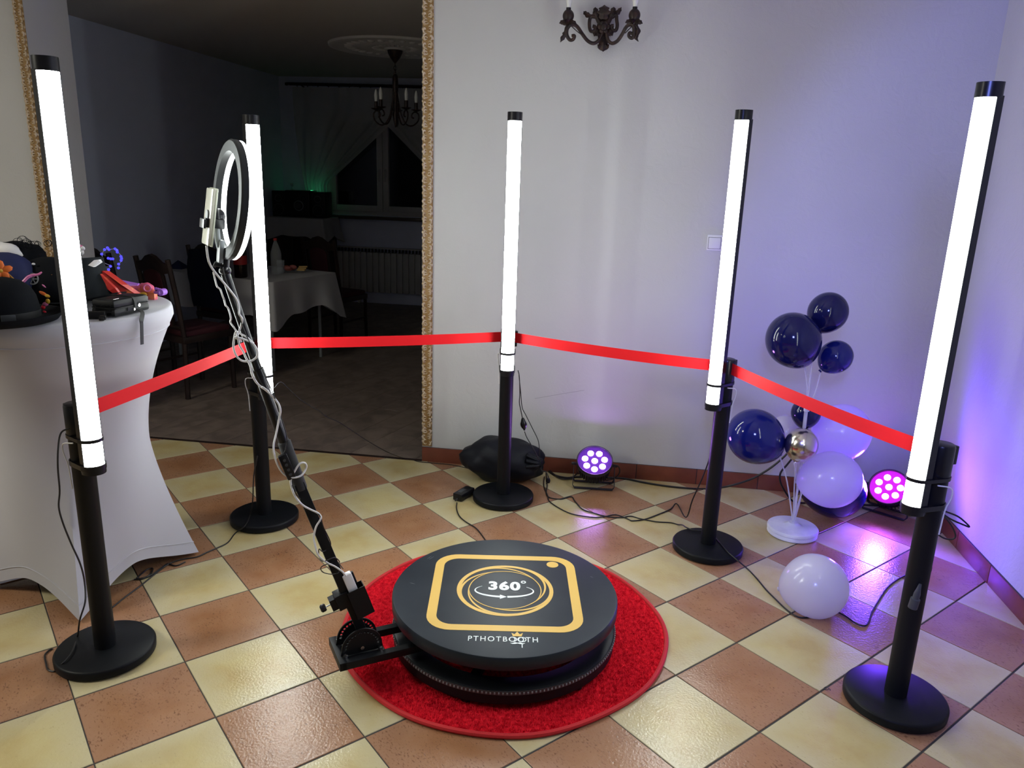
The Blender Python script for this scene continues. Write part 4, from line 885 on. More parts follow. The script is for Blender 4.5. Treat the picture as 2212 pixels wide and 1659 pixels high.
# ------------------------------------------------------------------ bag, adapter, cables
bc = np.array([-.575, 3.925, .118]); bg = thing('drawstring_bag', 'black drawstring bag slumped against the skirting behind the barrier post', 'bag', (bc[0], bc[1], 0))
def bfn(q):
    return 1.02 + .045 * math.sin(5 * q[0] + 4 * q[2]) + .032 * math.sin(8 * q[0] - 6 * q[1] + 2) + .012 * math.sin(15 * q[2] + 11 * q[0]) - .10 * max(0, q[0] - .55) + .03 * math.sin(4 * math.atan2(q[2], q[1]) + 9 * q[0])
s = MB().ball(bc, 1., (.232, .125, .122), 56, 28, fn=bfn); s.v = [(x, min(y, YB - .013), max(z, .002)) for x, y, z in s.v]; s.build('bag_body', M['bag'], bg, ang=80)
nk = aty(1166, 1000, 3.86); ml = MB()
for k in range(9):
    a = 2 * PI * k / 9; ml.tube(sm([nk + np.array([-.07, .0, 0]) + .05 * np.array([0, math.cos(a) * .6, math.sin(a)]), nk + np.array([-.02, 0, 0]) + .028 * np.array([0, math.cos(a), math.sin(a)]), nk + .014 * np.array([0, math.cos(a), math.sin(a)]), nk + np.array([.014, 0, 0]) + .018 * np.array([0, math.cos(a), math.sin(a)])], 4), .012, 6)
ml.build('gathered_mouth', M['bag'], bg)['kind'] = 'stuff'
ds = MB().tube(sm([nk, nk + (.015, -.03, -.03), aty(1180, 1020, 3.82), aty(1186, 1038, 3.80), aty(1180, 1045, 3.80)], 5), .003, 6); ds.build('drawstring', M['cable'], bg); MB().lathe([(0, -.016), (.010, -.012), (.013, 0), (.009, .013), (0, .016)], aty(1184, 1038, 3.79), n=14).build('cord_lock', M['blackgloss'], bg)
aa = atz(986, 1087, .0); ab_ = atz(1024, 1064, .0); d = unit((ab_ - aa) * (1, 1, 0)); R = np.array([d, np.cross((0, 0, 1), d), (0, 0, 1.)])
ad = thing('power_adapter', 'black power adapter brick lying beside the barrier post base', 'power adapter', tuple((aa + ab_) / 2)); ac = (aa + ab_) / 2 + R[1] * .01
MB().box(ac + (0, 0, .021), (.122, .054, .038), R, bev=.005).build('brick', M['blackgloss'], ad); MB().cyl(ac + R[0] * -.06 + (0, 0, .014), ac + R[0] * -.08 + (0, 0, .010), .005, .003, n=10).build('strain_relief', M['cable'], ad)
MB().box(ac + np.array([-.01, .006, .0402]) @ R * (1, 1, 1), (.05, .022, .0006), R).build('rating_plate', M['dgrey'], ad)
def cable(label, pts, r=.0032, name='floor_cable'): return tag(MB().tube(sm(pts, 5), r, 7).build(name, M['cable']), label, 'cable')
fz = lambda L, z=.0038: [atz(x, y, z) for x, y in L]
cable('black cable from the adapter brick to the turntable platform', fz([(987, 1086), (986, 1098), (992, 1114), (1006, 1127), (1026, 1139), (1038, 1152), (1048, 1166)]) + [atz(1052, 1172, .03)], .0028)
base1 = lambda L: [atz(x, y, .041) for x, y in L]
run = fz([(1180, 1022), (1182, 1048), (1180, 1066), (1188, 1075), (1212, 1078), (1234, 1073), (1242, 1083), (1258, 1100), (1282, 1108), (1312, 1116), (1342, 1118), (1362, 1115), (1385, 1121), (1418, 1127), (1448, 1129), (1464, 1133)]) + [atz(1474, 1134, .03)] + base1([(1482, 1139), (1496, 1145), (1512, 1147), (1530, 1150), (1546, 1162), (1560, 1178), (1574, 1194)]) + [atz(1595, 1212, .028)] + \
    fz([(1616, 1230), (1635, 1250), (1655, 1274), (1675, 1294), (1700, 1318), (1722, 1332), (1742, 1334)]) + fz([(1768, 1328), (1790, 1321), (1806, 1321), (1828, 1332), (1848, 1346), (1866, 1352), (1876, 1345), (1884, 1322), (1898, 1298), (1915, 1272), (1934, 1255), (1948, 1247), (1962, 1240)])
cable('long black cable snaking over the tiles past the loose white balloon', run)
cable('black cable curling from the bag over the tiles and up the post', fz([(1176, 1030), (1175, 1050), (1183, 1070), (1186, 1082), (1205, 1096), (1235, 1110), (1275, 1117), (1300, 1117), (1330, 1112), (1356, 1121), (1366, 1125), (1392, 1122), (1420, 1112), (1448, 1100), (1462, 1088)]) + [np.array([.385, 3.52, .05]), np.array([.40, 3.46, .17]), np.array([.425, 3.40, .30]), np.array([.442, 3.345, .42]), np.array([.455, 3.335, .52])])
w = lambda L, y=3.99: [aty(x, y_, y) for x, y_ in L]
cable('thick black power cable along the skirting rising behind the balloons', fz([(1186, 1018), (1200, 1027), (1225, 1032), (1245, 1030)], .006) + fz([(1280, 1030), (1320, 1032), (1352, 1034), (1390, 1042), (1440, 1050), (1490, 1055), (1530, 1056)], .006) + w([(1570, 1051), (1620, 1036), (1660, 1014), (1690, 990), (1704, 975)], 3.88), .0055)
cable('thick black cable bowing down behind the balloon stand to the corner lamp', w([(1716, 985), (1700, 1004), (1686, 1022), (1686, 1042), (1698, 1065), (1712, 1082)], 3.86) + fz([(1730, 1086), (1760, 1087), (1800, 1088), (1850, 1090), (1900, 1092)], .006), .005)
cable('short black cable looping from the violet lamp to the skirting', w([(1322, 1003), (1336, 1008), (1338, 1022), (1326, 1034), (1312, 1037)], 3.93) + fz([(1300, 1036)], .006), .0035)
cable('pair of black leads between the bag and the violet lamp', fz([(1184, 1012), (1196, 1024), (1212, 1034), (1232, 1034), (1243, 1026), (1250, 1019)], .008), .004)
# plug hanging by the middle post
pg = thing('mains_plug', 'black plug coupling hanging beside the middle barrier post', 'plug', tuple(aty(1131, 918, 3.72))); q = lambda x, y: aty(x, y, 3.72)
MB().lathe([(.004, -.034), (.007, -.026), (.013, -.018), (.017, -.006), (.017, .004), (.012, .016), (.010, .024), (.005, .034)], q(1131, 916), axes(unit(q(1128, 900) - q(1133, 935))), n=18).build('coupling', M['blackgloss'], pg)
MB().tube(sm([q(1119, 800), q(1122, 815), q(1123, 850), q(1122, 870), q(1126, 890), q(1128, 902)], 5), .0024, 6).build('upper_lead', M['cable'], pg)
MB().tube(sm([q(1133, 932), q(1138, 945), q(1148, 962), q(1158, 980), aty(1163, 992, 3.76)], 5), .0024, 6).build('lower_lead', M['cable'], pg)
MB().tube(sm([q(1121, 810), q(1125, 850), q(1128, 880), q(1136, 897), q(1150, 925), q(1162, 950), q(1165, 968), aty(1166, 985, 3.76)], 5), .0022, 6).build('side_lead', M['cable'], pg)
# leads of the other posts
def onpost(px, py, k, off=.06): P = np.array(POSTS[k]); n = unit(P - (0, 0)); P0 = np.array([*(P - n[:2] * off), 0]) if len(n) == 2 else P; return onp(px, py, (P0[0], P0[1], 0), (n[0], n[1], 0))
def pl(L, k, off): P = np.array(POSTS[k]); n = P / np.linalg.norm(P); P0 = P - n * off; return [onp(x, y, (P0[0], P0[1], 0), (n[0], n[1], 0)) for x, y in L]
cable('black lead trailing from the nearest left post over its base', pl([(150, 925), (132, 935), (126, 965), (125, 1010), (129, 1060), (127, 1095), (136, 1130), (154, 1175), (174, 1220), (183, 1260)], 'L', .05) + pl([(184, 1300), (172, 1340)], 'L', .08) + [atz(168, 1372, .042), atz(160, 1398, .043), atz(150, 1416, .043), atz(140, 1428, .042), atz(132, 1436, .034), atz(126, 1441, .018)] + fz([(117, 1450), (104, 1447), (99, 1432), (97, 1415), (108, 1403), (114, 1402)]), .0028)
cable('black lead running from the second post under the white table cover', pl([(556, 985), (548, 1030), (546, 1080)], 'BL', .06) + [atz(541, 1112, .041), atz(530, 1135, .041)] + fz([(508, 1152), (492, 1172), (468, 1184), (447, 1193), (425, 1203), (395, 1208), (365, 1218), (335, 1240), (300, 1268), (270, 1290), (243, 1312)]), .003)
cable('black cable coiled beneath the hem of the white table cover', fz([(290, 1252), (310, 1250), (325, 1240), (330, 1228), (318, 1230), (302, 1243), (296, 1250), (320, 1246), (350, 1226), (362, 1218), (380, 1222), (400, 1214)]), .003)
cable('thin black cable from the second post across the doorway to the bag', [np.array([-1.535, 3.17, .66]), *[vplane(x, y, (-1.535, 3.17), (-1.03, 4.05)) for x, y in ((606, 825), (622, 838), (645, 860), (672, 878), (690, 888), (705, 900), (732, 912), (760, 930), (790, 950), (810, 962), (840, 978))]] + fz([(872, 990), (905, 997), (945, 1001), (975, 1004), (1000, 1009), (1015, 1013)]), .0022)
cable('black cable loop sticking out behind the last post by the right wall', pl([(2022, 1098), (2040, 1104), (2068, 1115), (2085, 1128), (2094, 1138), (2082, 1134), (2055, 1122), (2030, 1106)], 'R2', -.10), .0028)
cable('black cable loop drooping behind the last post by the right wall', pl([(2024, 1102), (2042, 1118), (2058, 1140), (2064, 1158), (2056, 1165), (2038, 1162), (2018, 1148), (2008, 1138)], 'R2', -.08), .0026)
cable('black lead hanging down the right side of the last post', pl([(2012, 1110), (2009, 1150), (2008, 1200), (2012, 1225), (2006, 1245), (1998, 1262)], 'R2', .0), .0025)
pp = thing('lead_connector', 'black plug connector taped to the last barrier post', 'plug', tuple(pl([(1982, 1300)], 'R2', .045)[0])); a_, b_ = pl([(1988, 1262), (1972, 1310)], 'R2', .043)
MB().lathe([(.004, 0), (.007, .02), (.010, .035), (.010, .05), (.014, .052), (.014, .085), (0, .085)], a_, axes(unit(b_ - a_)), n=18).build('connector_body', M['dgrey'], pp)
# little bent wire ring on the tiles
p = atz(1785, 1487, .003); rg = MB().torus(p, .007, .0011, np.array([[.9, .3, .3], [-.3, .95, 0], [-.28, -.1, .95]]), 16, 5); rg.tube([p + (.006, 0, .001), p + (.013, -.004, 0), p + (.010, -.009, 0)], .001, 5); rg.tube([p + (-.006, -.002, 0), p + (-.012, -.007, 0)], .0012, 5)
tag(rg.build('wire_ring', M['dgrey']), 'tiny bent wire ring on a tile corner left of the right front post', 'wire')

# ------------------------------------------------------------------ on the walls
sw = thing('light_switch', 'white square light switch on the back wall left of the fourth tube', 'switch', (1.0, YB, 1.33)); sc_ = aty(1544, 524, YB); sw.location = tuple(sc_); ORG[sw] = sc_
MB().box(sc_ + (0, -.004, 0), (.080, .010, .080), bev=.004).build('plate', M['switch'], sw); swp = sw.children[0]; MB().box(sc_ + (-.002, -.010, -.002), (.060, .006, .056), bev=.0025).build('rocker', M['switch'], swp)
MB().box(sc_ + (-.002, -.0088, -.002), (.0635, .0012, .0595)).build('rocker_gap', M['dgrey'], swp)
YS = YB - .05
sn = thing('wall_sconce', 'rusty wrought iron wall sconce with two lamp holders above the middle', 'wall lamp', tuple(aty(1303, 55, YB)))
S = lambda x, y, d=.05: aty(1160 + x / 7.9, y / 7.9, YB - d)
def leaf(mb, pts, w, th=.004, curl=0.):
    P = sm(pts, 4); N_ = len(P)
    for i in range(N_ - 1):
        pass
    V = []; F = []
    for i, p in enumerate(P):
        t = unit(P[min(i + 1, N_ - 1)] - P[max(i - 1, 0)]); sd = unit(np.cross(t, (0, 1, .15))); f = i / (N_ - 1); ww = w * (math.sin(PI * (.12 + .86 * f)) ** .8) * (1 + .22 * math.sin(f * 19))
        V += [p - sd * ww, p + np.array([0, -th * 1.6, 0]), p + sd * ww, p + np.array([0, th * .4, 0])]
    for i in range(N_ - 1):
        for j in range(4): F.append((i * 4 + j, i * 4 + (j + 1) % 4, i * 4 + 4 + (j + 1) % 4, i * 4 + 4 + j))
    mb.add(V, F + [(3, 2, 1, 0), tuple((N_ - 1) * 4 + j for j in range(4))])
b = MB(); leaf(b, [S(1130, 860, .03), S(1130, 700, .03), S(1135, 400, .04), S(1140, 200, .04), S(1145, 95, .05)], .030); b.build('back_leaf', M['iron'], sn)
b = MB()
for L, w_ in (([S(1100, 420), S(1030, 300), S(1000, 220), S(990, 180), S(960, 215)], .010), ([S(1180, 420), S(1250, 300), S(1290, 220), S(1310, 175), S(1340, 215)], .010), ([S(1130, 330, .06), S(1140, 230, .06), S(1145, 150, .06), S(1150, 90, .04)], .017),
              ([S(1090, 760), S(1060, 800), S(1035, 815)], .008), ([S(1170, 760), S(1200, 800), S(1225, 815)], .008), ([S(1130, 720), S(1130, 800), S(1128, 880)], .014), ([S(1090, 600), S(1010, 560), S(975, 620)], .009), ([S(1180, 600), S(1250, 560), S(1290, 610)], .009)): leaf(b, L, w_ * 1.7, .006)
b.build('acanthus_leaves', M['iron'], sn)['kind'] = 'stuff'
b = MB().ball(S(1140, 460, .07), .017, (1, .6, 1), 16, 8)
for k in range(6): a = k * PI / 3; b.ball(S(1140, 460, .062) + np.array([.019 * math.cos(a), 0, .019 * math.sin(a)]), .0115, (1, .5, 1), 10, 6)
b.build('rosette', M['iron'], sn)
for sx, up, leafp in ((-1, [S(1000, 290), S(930, 280), S(900, 330), S(895, 450), S(920, 530), (S(980, 520)), S(990, 460), S(950, 445)], [S(990, 290), S(880, 265), S(820, 220), S(795, 195)]), (1, [S(1280, 300), S(1350, 260), S(1360, 340), S(1370, 440), S(1345, 520), S(1290, 510), S(1270, 450), S(1310, 440)], [S(1330, 260), S(1390, 200), S(1440, 125)])):
    MB().tube(sm(up, 5), .0085, 7).build('side_scroll', M['iron'], sn); b = MB(); leaf(b, leafp, .011); b.build('side_leaf', M['iron'], sn)
for arm, cupx, cupy, sc2, lf, wire in ((([1125, 545], [1060, 680], [970, 740], [870, 700], [780, 590], [700, 470], [640, 425], [560, 425]), 528, 400, ([560, 420], [510, 500], [510, 600], [560, 680], [620, 670], [640, 610], [590, 610]), ([520, 430], [490, 540], [470, 600], [430, 660], [400, 720]), ([570, 430], [690, 540], [790, 610])),
                                 (([1185, 545], [1210, 680], [1280, 740], [1370, 700], [1450, 590], [1510, 480], [1560, 430], [1640, 420]), 1655, 390, ([1640, 420], [1660, 500], [1650, 600], [1620, 650], [1570, 620], [1580, 560], [1640, 580]), ([1660, 410], [1710, 480], [1715, 560], [1690, 640], [1730, 710]), ([1640, 430], [1540, 530], [1500, 570]))):
    MB().tube(sm([S(x, y, .05 + .06 * (i / 7)) for i, (x, y) in enumerate(arm)], 5), .0085, 8).build('arm', M['iron'], sn)
    MB().tube(sm([S(x, y, .11) for x, y in sc2], 5), .0088, 8, taper=lambda f: 1.1 - .3 * f).build('arm_scroll', M['iron'], sn)
    b = MB(); leaf(b, [S(x, y, .11) for x, y in lf], .012); b.build('arm_leaf', M['iron'], sn)
    MB().tube(sm([S(x, y, .10) for x, y in wire], 4), .0022, 5).build('arm_wire', M['iron'], sn)
    o = S(cupx, cupy, .11); pet = MB()
    for k in range(6): a = k * PI / 3 + .2; d_ = np.array([math.cos(a), math.sin(a), 0]); leaf(pet, [o, o + d_ * .022 + (0, 0, .005), o + d_ * .042 + (0, 0, -.001)], .012, .002)
    pet.build('drip_leaf', M['iron'], sn)['kind'] = 'stuff'
    MB().ball(o + (0, 0, .033), .0275, (1, 1, 1.06), 20, 12, fn=lambda q: 1 + .02 * math.sin(12 * math.atan2(q[1], q[0]))).build('bud', M['iron'], sn)
    MB().cyl(o + (0, 0, .058), o + (0, 0, .069), .0115, n=16).build('socket', M['blackgloss'], sn)
    MB().lathe([(.007, .066), (.010, .074), (.013, .092), (.016, .104), (.017, .125), (.014, .150), (.006, .168), (0, .172)], o, n=20).build('bulb', M['bulbwhite'], sn)
b = MB()     # hairline scratch and plaster dings
p0, p1 = aty(1155, 861, YB), aty(1262, 843, YB); b.tube([p0 + (0, .0012, 0), (p0 + p1) / 2 + (0, .0012, .001), p1 + (0, .0012, 0)], .0017, 5)
scr = b.build('wall_scratch', M['smudge']); struct(scr, 'thin grey scratch on the back wall')

# ------------------------------------------------------------------ the dark side room
wd = emptystruct('window_1', ((WX0 + WX1) / 2, YF, WZ0)); yw = YF + .05
def fr(x0, x1, z0, z1, y, d, nm, mt=M['pvc']): return MB().box(((x0 + x1) / 2, y, (z0 + z1) / 2), (x1 - x0, d, z1 - z0), bev=.004).build(nm, mt, wd)
XM = -2.985
for x0, x1, z0, z1 in ((WX0, WX0 + .05, WZ0, WZ1), (WX1 - .05, WX1, WZ0, WZ1), (WX0 + .05, WX1 - .05, WZ0, WZ0 + .05), (WX0 + .05, WX1 - .05, WZ1 - .05, WZ1)): fr(x0, x1, z0, z1, yw, .07, 'frame')
for a, c in ((WX0 + .05, XM - .003), (XM + .003, WX1 - .05)):
    for x0, x1, z0, z1 in ((a, a + .07, WZ0 + .05, WZ1 - .05), (c - .07, c, WZ0 + .05, WZ1 - .05), (a + .07, c - .07, WZ0 + .05, WZ0 + .12), (a + .07, c - .07, WZ1 - .12, WZ1 - .05)): fr(x0, x1, z0, z1, yw - .02, .07, 'sash')
    MB().box(((a + c) / 2, yw - .012, (WZ0 + WZ1) / 2), (c - a - .13, .008, WZ1 - WZ0 - .23)).build('pane', M['glass'], wd, smooth=False)
for hx in (XM - .037, XM + .040):
    hp_ = MB().box((hx, yw - .062, 1.60), (.024, .014, .10), bev=.003).build('handle_plate', M['pvc'], wd); MB().tube(sm([(hx, yw - .066, 1.64), (hx, yw - .095, 1.63), (hx, yw - .10, 1.58), (hx, yw - .10, 1.50)], 4), .008, 8).build('handle', M['pvc'], hp_)
MB().box(((WX0 + WX1) / 2, YF - .07, WZ0 - .022), (WX1 - WX0 + .2, .20, .034), bev=.006).build('window_sill', M['sill'], wd)
struct(MB().box(((WX0 + WX1) / 2, YF + .6, 1.7), (2.6, .02, 2.4)).build('wall_outside', M['night'], smooth=False), 'night outside the window')
# curtain rod and sheer drapes
cr_ = thing('curtain_rod', 'dark double curtain rod high above the side room window', 'curtain rod', (-3.1, YF - .09, 2.585))
for dy, dz in ((-.09, 0), (-.12, .012)): MB().cyl((-4.10, YF + dy, 2.59 + dz), (-1.6, YF + dy, 2.575 + dz), .010, n=10).build('rod', M['darkwood'], cr_)
MB().lathe([(0, -.03), (.016, -.022), (.02, 0), (.012, .02), (0, .03)], (-4.12, YF - .10, 2.595), axes((1, 0, 0)), n=12).build('finial', M['darkwood'], cr_)
for x in (-3.95, -1.75): MB().cyl((x, YF, 2.57), (x, YF - .10, 2.585), .008, n=8).build('rod_bracket', M['darkwood'], cr_)
rgs = MB()
for k in range(18): rgs.torus((-4.0 + .13 * k, YF - .09, 2.585), .016, .003, axes((1, 0, 0)), 12, 5)
rgs.build('rod_rings', M['darkwood'], cr_)['kind'] = 'stuff'
def drape(name, label, lf, rf, zt, zb, dy=0.):
    def fn(u, v):
        z = zt + (zb - zt) * v; a, b = lf(v), rf(v); x = a + (b - a) * u; return np.array([x, YF - .085 - dy - .018 * math.sin(u * 46 + 2 * math.sin(v * 3)) * (.6 + .4 * math.sin(u * 17)), z])
    return tag(MB().grid(fn, 120, 30).build(name, M['sheer'], ang=80), label, 'curtain')
drape('sheer_curtain', 'sheer white curtain swept to the left of the side room window', lambda v: -4.06 + .22 * v ** 2, lambda v: -2.72 - .92 * min(1, max(0, (v - .18) / .50)) ** 1.0 - .02 * v, 2.565, .95)
drape('sheer_curtain', 'sheer white curtain swept to the right of the side room window', lambda v: -2.98 + .95 * min(1, max(0, (v - .20) / .55)), lambda v: -1.60, 2.565, .95, .045)
# radiator
rd = thing('radiator', 'white column radiator below the side room window', 'radiator', (-2.75, YF - .08, .14))
for k in range(22): MB().box((-3.52 + .0775 * k, YF - .075, .40), (.070, .075, .50), bev=.012).build('fin', M['radiator'], rd)
MB().box((-2.70, YF - .075, .40), (1.72, .03, .44)).build('core', M['radiator'], rd); MB().box((-2.70, YF - .06, .70), (1.74, .10, .012)).build('radiator_shelf', M['radiator'], rd)
for x in (-3.3, -2.1): MB().box((x, YF - .03, .09), (.03, .04, .18)).build('radiator_bracket', M['radiator'], rd)
gb = MB()
for k in range(40): gb.box((-3.54 + .0435 * k, YF - .075, .672), (.008, .07, .04))
gb.build('grille', M['dgrey'], rd)['kind'] = 'stuff'
# ceiling rose and chandelier
CX, CY = -2.13, 7.08
rs = MB().lathe([(.58, 0), (.575, -.018), (.54, -.022), (.50, -.012), (.30, -.012), (.27, -.026), (.24, -.014), (.10, -.016), (.09, -.03), (0, -.03)], (CX, CY, HC), n=64)
for k in range(28): a = 2 * PI * k / 28; rs.ball((CX + .40 * math.cos(a), CY + .40 * math.sin(a), HC - .012), .045, (1, .6, .35), 10, 6, rz(a)); rs.ball((CX + .17 * math.cos(a), CY + .17 * math.sin(a), HC - .014), .025, (1.4, .5, .4), 8, 5, rz(a))
tag(rs.build('ceiling_rose', M['ceil'], ang=50), 'round plaster ceiling rose above the side room chandelier', 'ceiling rose')
ch = thing('chandelier', 'dark iron chandelier with candle bulbs hanging in the side room', 'chandelier', (CX, CY, HC))
MB().lathe([(.068, HC - .03), (.064, HC - .05), (.045, HC - .09), (.02, HC - .12), (.008, HC - .135), (0, HC - .135)], (CX, CY, 0), n=24).build('canopy', M['iron'], ch)
MB().cyl((CX, CY, HC - .13), (CX, CY, 2.50), .004, n=8).build('cord', M['cable'], ch)
for k in range(3): MB().torus((CX, CY, 2.515 - .025 * k), .014, .003, axes((1, 0, 0) if k % 2 else (0, 1, 0)), 14, 6, sy=1.3).build('chain_link', M['iron'], ch)
MB().lathe([(0, 2.47), (.012, 2.465), (.022, 2.45), (.026, 2.40), (.026, 2.33), (.018, 2.30), (.014, 2.22), (.018, 2.16), (.026, 2.12), (.014, 2.05), (.008, 2.02), (0, 2.01)], (CX, CY, 0), n=20).build('column', M['iron'], ch)
for k in range(5):
    a = .5 + 2 * PI * k / 5; d = np.array([math.cos(a), math.sin(a), 0]); c = np.array([CX, CY, 0.])
    P = [c + d * r_ + (0, 0, z) for r_, z in ((.016, 2.33), (.03, 2.22), (.055, 2.12), (.10, 2.045), (.155, 2.035), (.205, 2.075), (.215, 2.13), (.185, 2.155), (.155, 2.14), (.150, 2.11), (.17, 2.10))]
    ar = MB().tube(sm(P, 5), .0065, 8).build('arm', M['iron'], ch)
    q = c + d * .19; MB().lathe([(0, 2.155), (.012, 2.158), (.045, 2.172), (.047, 2.176), (.02, 2.172), (.016, 2.176), (.016, 2.235), (0, 2.235)], (q[0], q[1], 0), n=18).build('candle_cup', M['iron'], ar)
    MB().lathe([(.012, 2.235), (.015, 2.26), (.0165, 2.285), (.012, 2.315), (.005, 2.335), (0, 2.34)], (q[0], q[1], 0), n=14).build('candle_bulb', M['bulbwhite'], ar)
# long dining table with its cloth
TX0, TX1, TY0, TY1 = -4.02, -2.72, 5.68, 6.48; tz = .755
dt = thing('dining_table', 'dining table under white linen in the dark side room', 'table', ((TX0 + TX1) / 2, (TY0 + TY1) / 2, 0))
MB().box(((TX0 + TX1) / 2, (TY0 + TY1) / 2, tz - .02), (TX1 - TX0 - .01, TY1 - TY0 - .01, .025)).build('tabletop', M['darkwood'], dt)
for x in (TX0 + .12, TX1 - .12):
    for y in (TY0 + .1, TY1 - .1): MB().cyl((x, y, .002), (x, y, tz - .03), .014, n=12).build('leg', M['grey'], dt)
def linen(name, label, x0, x1, y0, y1, z, drop, seed=0.):
    xc, yc, hx, hy = (x0 + x1) / 2, (y0 + y1) / 2, (x1 - x0) / 2, (y1 - y0) / 2; P = rrect(-hx, -hy, hx, hy, .02, 3); per = []
    for i in range(len(P)):
        p, q = np.array(P[i]), np.array(P[(i + 1) % len(P)]); n_ = max(1, int(np.linalg.norm(q - p) / .03)); per += [p + (q - p) * k / n_ for k in range(n_)]
    N_ = len(per); V = []; F = []
    for j in range(9):
        f = j / 8
        for i, p in enumerate(per):
            cn = min(1, max(0, (abs(p[0]) - hx + .22) / .22)) * min(1, max(0, (abs(p[1]) - hy + .22) / .22)); nrm = unit(np.array([p[0] / hx, p[1] / hy])[:2] ** 5 * 1.0 + 1e-9)
            w_ = (.018 * math.sin(i * .55 + seed) + .012 * math.sin(i * .23 + 1 + seed)) * f; dr = drop * (1 + .5 * cn + .06 * math.sin(i * .31 + seed)); V.append((xc + p[0] + nrm[0] * (w_ + .05 * f * cn + .012 * f), yc + p[1] + nrm[1] * (w_ + .05 * f * cn + .012 * f), z - dr * f ** 1.0))
    for j in range(8):
        for i in range(N_): F.append((j * N_ + i, j * N_ + (i + 1) % N_, (j + 1) * N_ + (i + 1) % N_, (j + 1) * N_ + i))
    F.append(list(range(N_)))
    return tag(MB().add(V, F).build(name, M['linen'], ang=50), label, 'tablecloth')
tcl = linen('tablecloth', 'white tablecloth hanging over the dining table in the dark room', TX0, TX1, TY0, TY1, tz + .002, .27)
PV = Vector((TX1, TY0, 0)); RT = Matrix.Translation(PV) @ Matrix.Rotation(math.radians(-17), 4, 'Z') @ Matrix.Translation(-PV)
dt.matrix_world = RT @ Matrix.Translation(dt.location); tcl.matrix_world = RT
# sideboard in the corner with a cloth, the stereo on it
SX0, SX1, SY0, SY1 = -4.22, -3.52, 8.70, 9.21; sz = 1.06
sd = thing('sideboard', 'high dark sideboard in the corner under the stereo', 'sideboard', ((SX0 + SX1) / 2, 9.0, 0))
MB().box(((SX0 + SX1) / 2, (SY0 + SY1) / 2, .54), (SX1 - SX0 - .02, SY1 - SY0 - .02, 1.03), bev=.004).build('body', M['darkwood'], sd)
for x in (-4.035, -3.705): MB().box((x, SY0 + .002, .45), (.31, .018, .78), bev=.004).build('door', M['darkwood'], sd)
linen('tablecloth', 'white cloth draped over the high sideboard in the corner', SX0, SX1 + .02, SY0 - .01, SY1, sz + .004, .20, 2.)
sto = thing('stereo', 'black hi-fi stereo with round speaker on the corner sideboard', 'stereo', (-3.87, 8.99, sz)); YS_ = 8.96
MB().box((-3.88, 8.99, sz + .16), (.30, .26, .31), bev=.012).build('main_unit', M['blackgloss'], sto); MB().torus((-3.86, 8.855, sz + .14), .055, .006, axes((0, -1, 0)), 28, 6).build('dial_ring', M['grey'], sto); MB().cyl((-3.86, 8.856, sz + .14), (-3.86, 8.835, sz + .14), .035, n=24).build('volume_dial', M['dgrey'], sto)
for x in (-4.12, -3.63):
    spb = MB().box((x, 9.0, sz + .155), (.17, .24, .30), bev=.012).build('speaker_box', M['blackgloss'], sto)
    for z_, r_ in ((.09, .062), (.22, .038)): MB().torus((x, 8.876, sz + z_), r_, .007, axes((0, -1, 0)), 24, 6).build('speaker_ring', M['dgrey'], spb); MB().lathe([(r_, 0), (r_ * .5, -.02), (0, -.012)], (x, 8.874, sz + z_), axes((0, -1, 0)), n=20).build('speaker_cone', M['case'], spb)
gb = thing('drinking_glass', 'small stem glass standing on top of the stereo', 'glass', (-3.99, 8.98, sz + .318)); MB().lathe([(0, .001), (.022, .001), (.022, .004), (.004, .008), (.004, .03), (.018, .045), (.02, .075), (.018, .075), (.016, .047), (0, .034)], (-3.99, 8.98, sz + .318), n=16).build('bowl', M['bottleglass'], gb)
# things on the dining table
def plate():
    p = atz(640, 587, tz + .006); t = thing('snack_plate', 'glass plate of rolled ham and cheese on the dining table', 'plate', (p[0], p[1], tz + .003)); o = np.array([p[0], p[1], tz + .003])
    MB().lathe([(0, 0), (.05, 0), (.11, .016), (.115, .018), (.11, .021), (.05, .005), (0, .005)], o, n=32).build('dish', M['bottleglass'], t)
    for k in range(4): MB().ball(o + (-.055 + .03 * k * (k < 2), .02 - .03 * k, .030 + .012 * (k % 2)), .03, (1.2, .8, .7), 10, 7).build('ham_roll', M['ham'], t)
    for k in range(3): MB().box(o + (.05, -.01 + .02 * k, .022 + .012 * k), (.07, .03, .012), rz(.3 * k), bev=.003).build('cheese_slice', M['bread'], t)
plate()
def bottle(px, py, h, r, liquid, label, lab=True):
    p = atz(px, py, tz + .003); o = np.array([p[0], p[1], tz + .003]); t = thing('bottle', label, 'bottle', tuple(o))
    MB().lathe([(0, 0), (r * .9, 0), (r, .01), (r, h * .55), (r * .95, h * .62), (r * .45, h * .85), (.013, h * .9), (.013, h * .95), (0, h * .95)], o, n=24).build('bottle_body', liquid, t)
    MB().cyl(o + (0, 0, h * .94), o + (0, 0, h), .015, n=16).build('cap', M['label'], t)
    if lab: MB().lathe([(r + .0008, h * .32), (r + .0008, h * .54), (r - .001, h * .54), (r - .001, h * .32), (r + .0008, h * .32)], o, n=24).build('bottle_label', M['label'], t)
bottle(521, 599, .33, .052, M['cola'], 'cola bottle with red label on the dining table')
bottle(598, 592, .30, .045, M['bottleglass'], 'clear water bottle next to the snack plate', False)
p = atz(607, 590, tz + .003); t = thing('tumbler', 'clear tumbler between water bottle and snack plate', 'glass', (p[0], p[1], tz + .003)); MB().lathe([(0, .002), (.03, .002), (.034, .11), (.031, .11), (.028, .008), (0, .008)], (p[0], p[1], tz + .003), n=20).build('tumbler_body', M['bottleglass'], t)
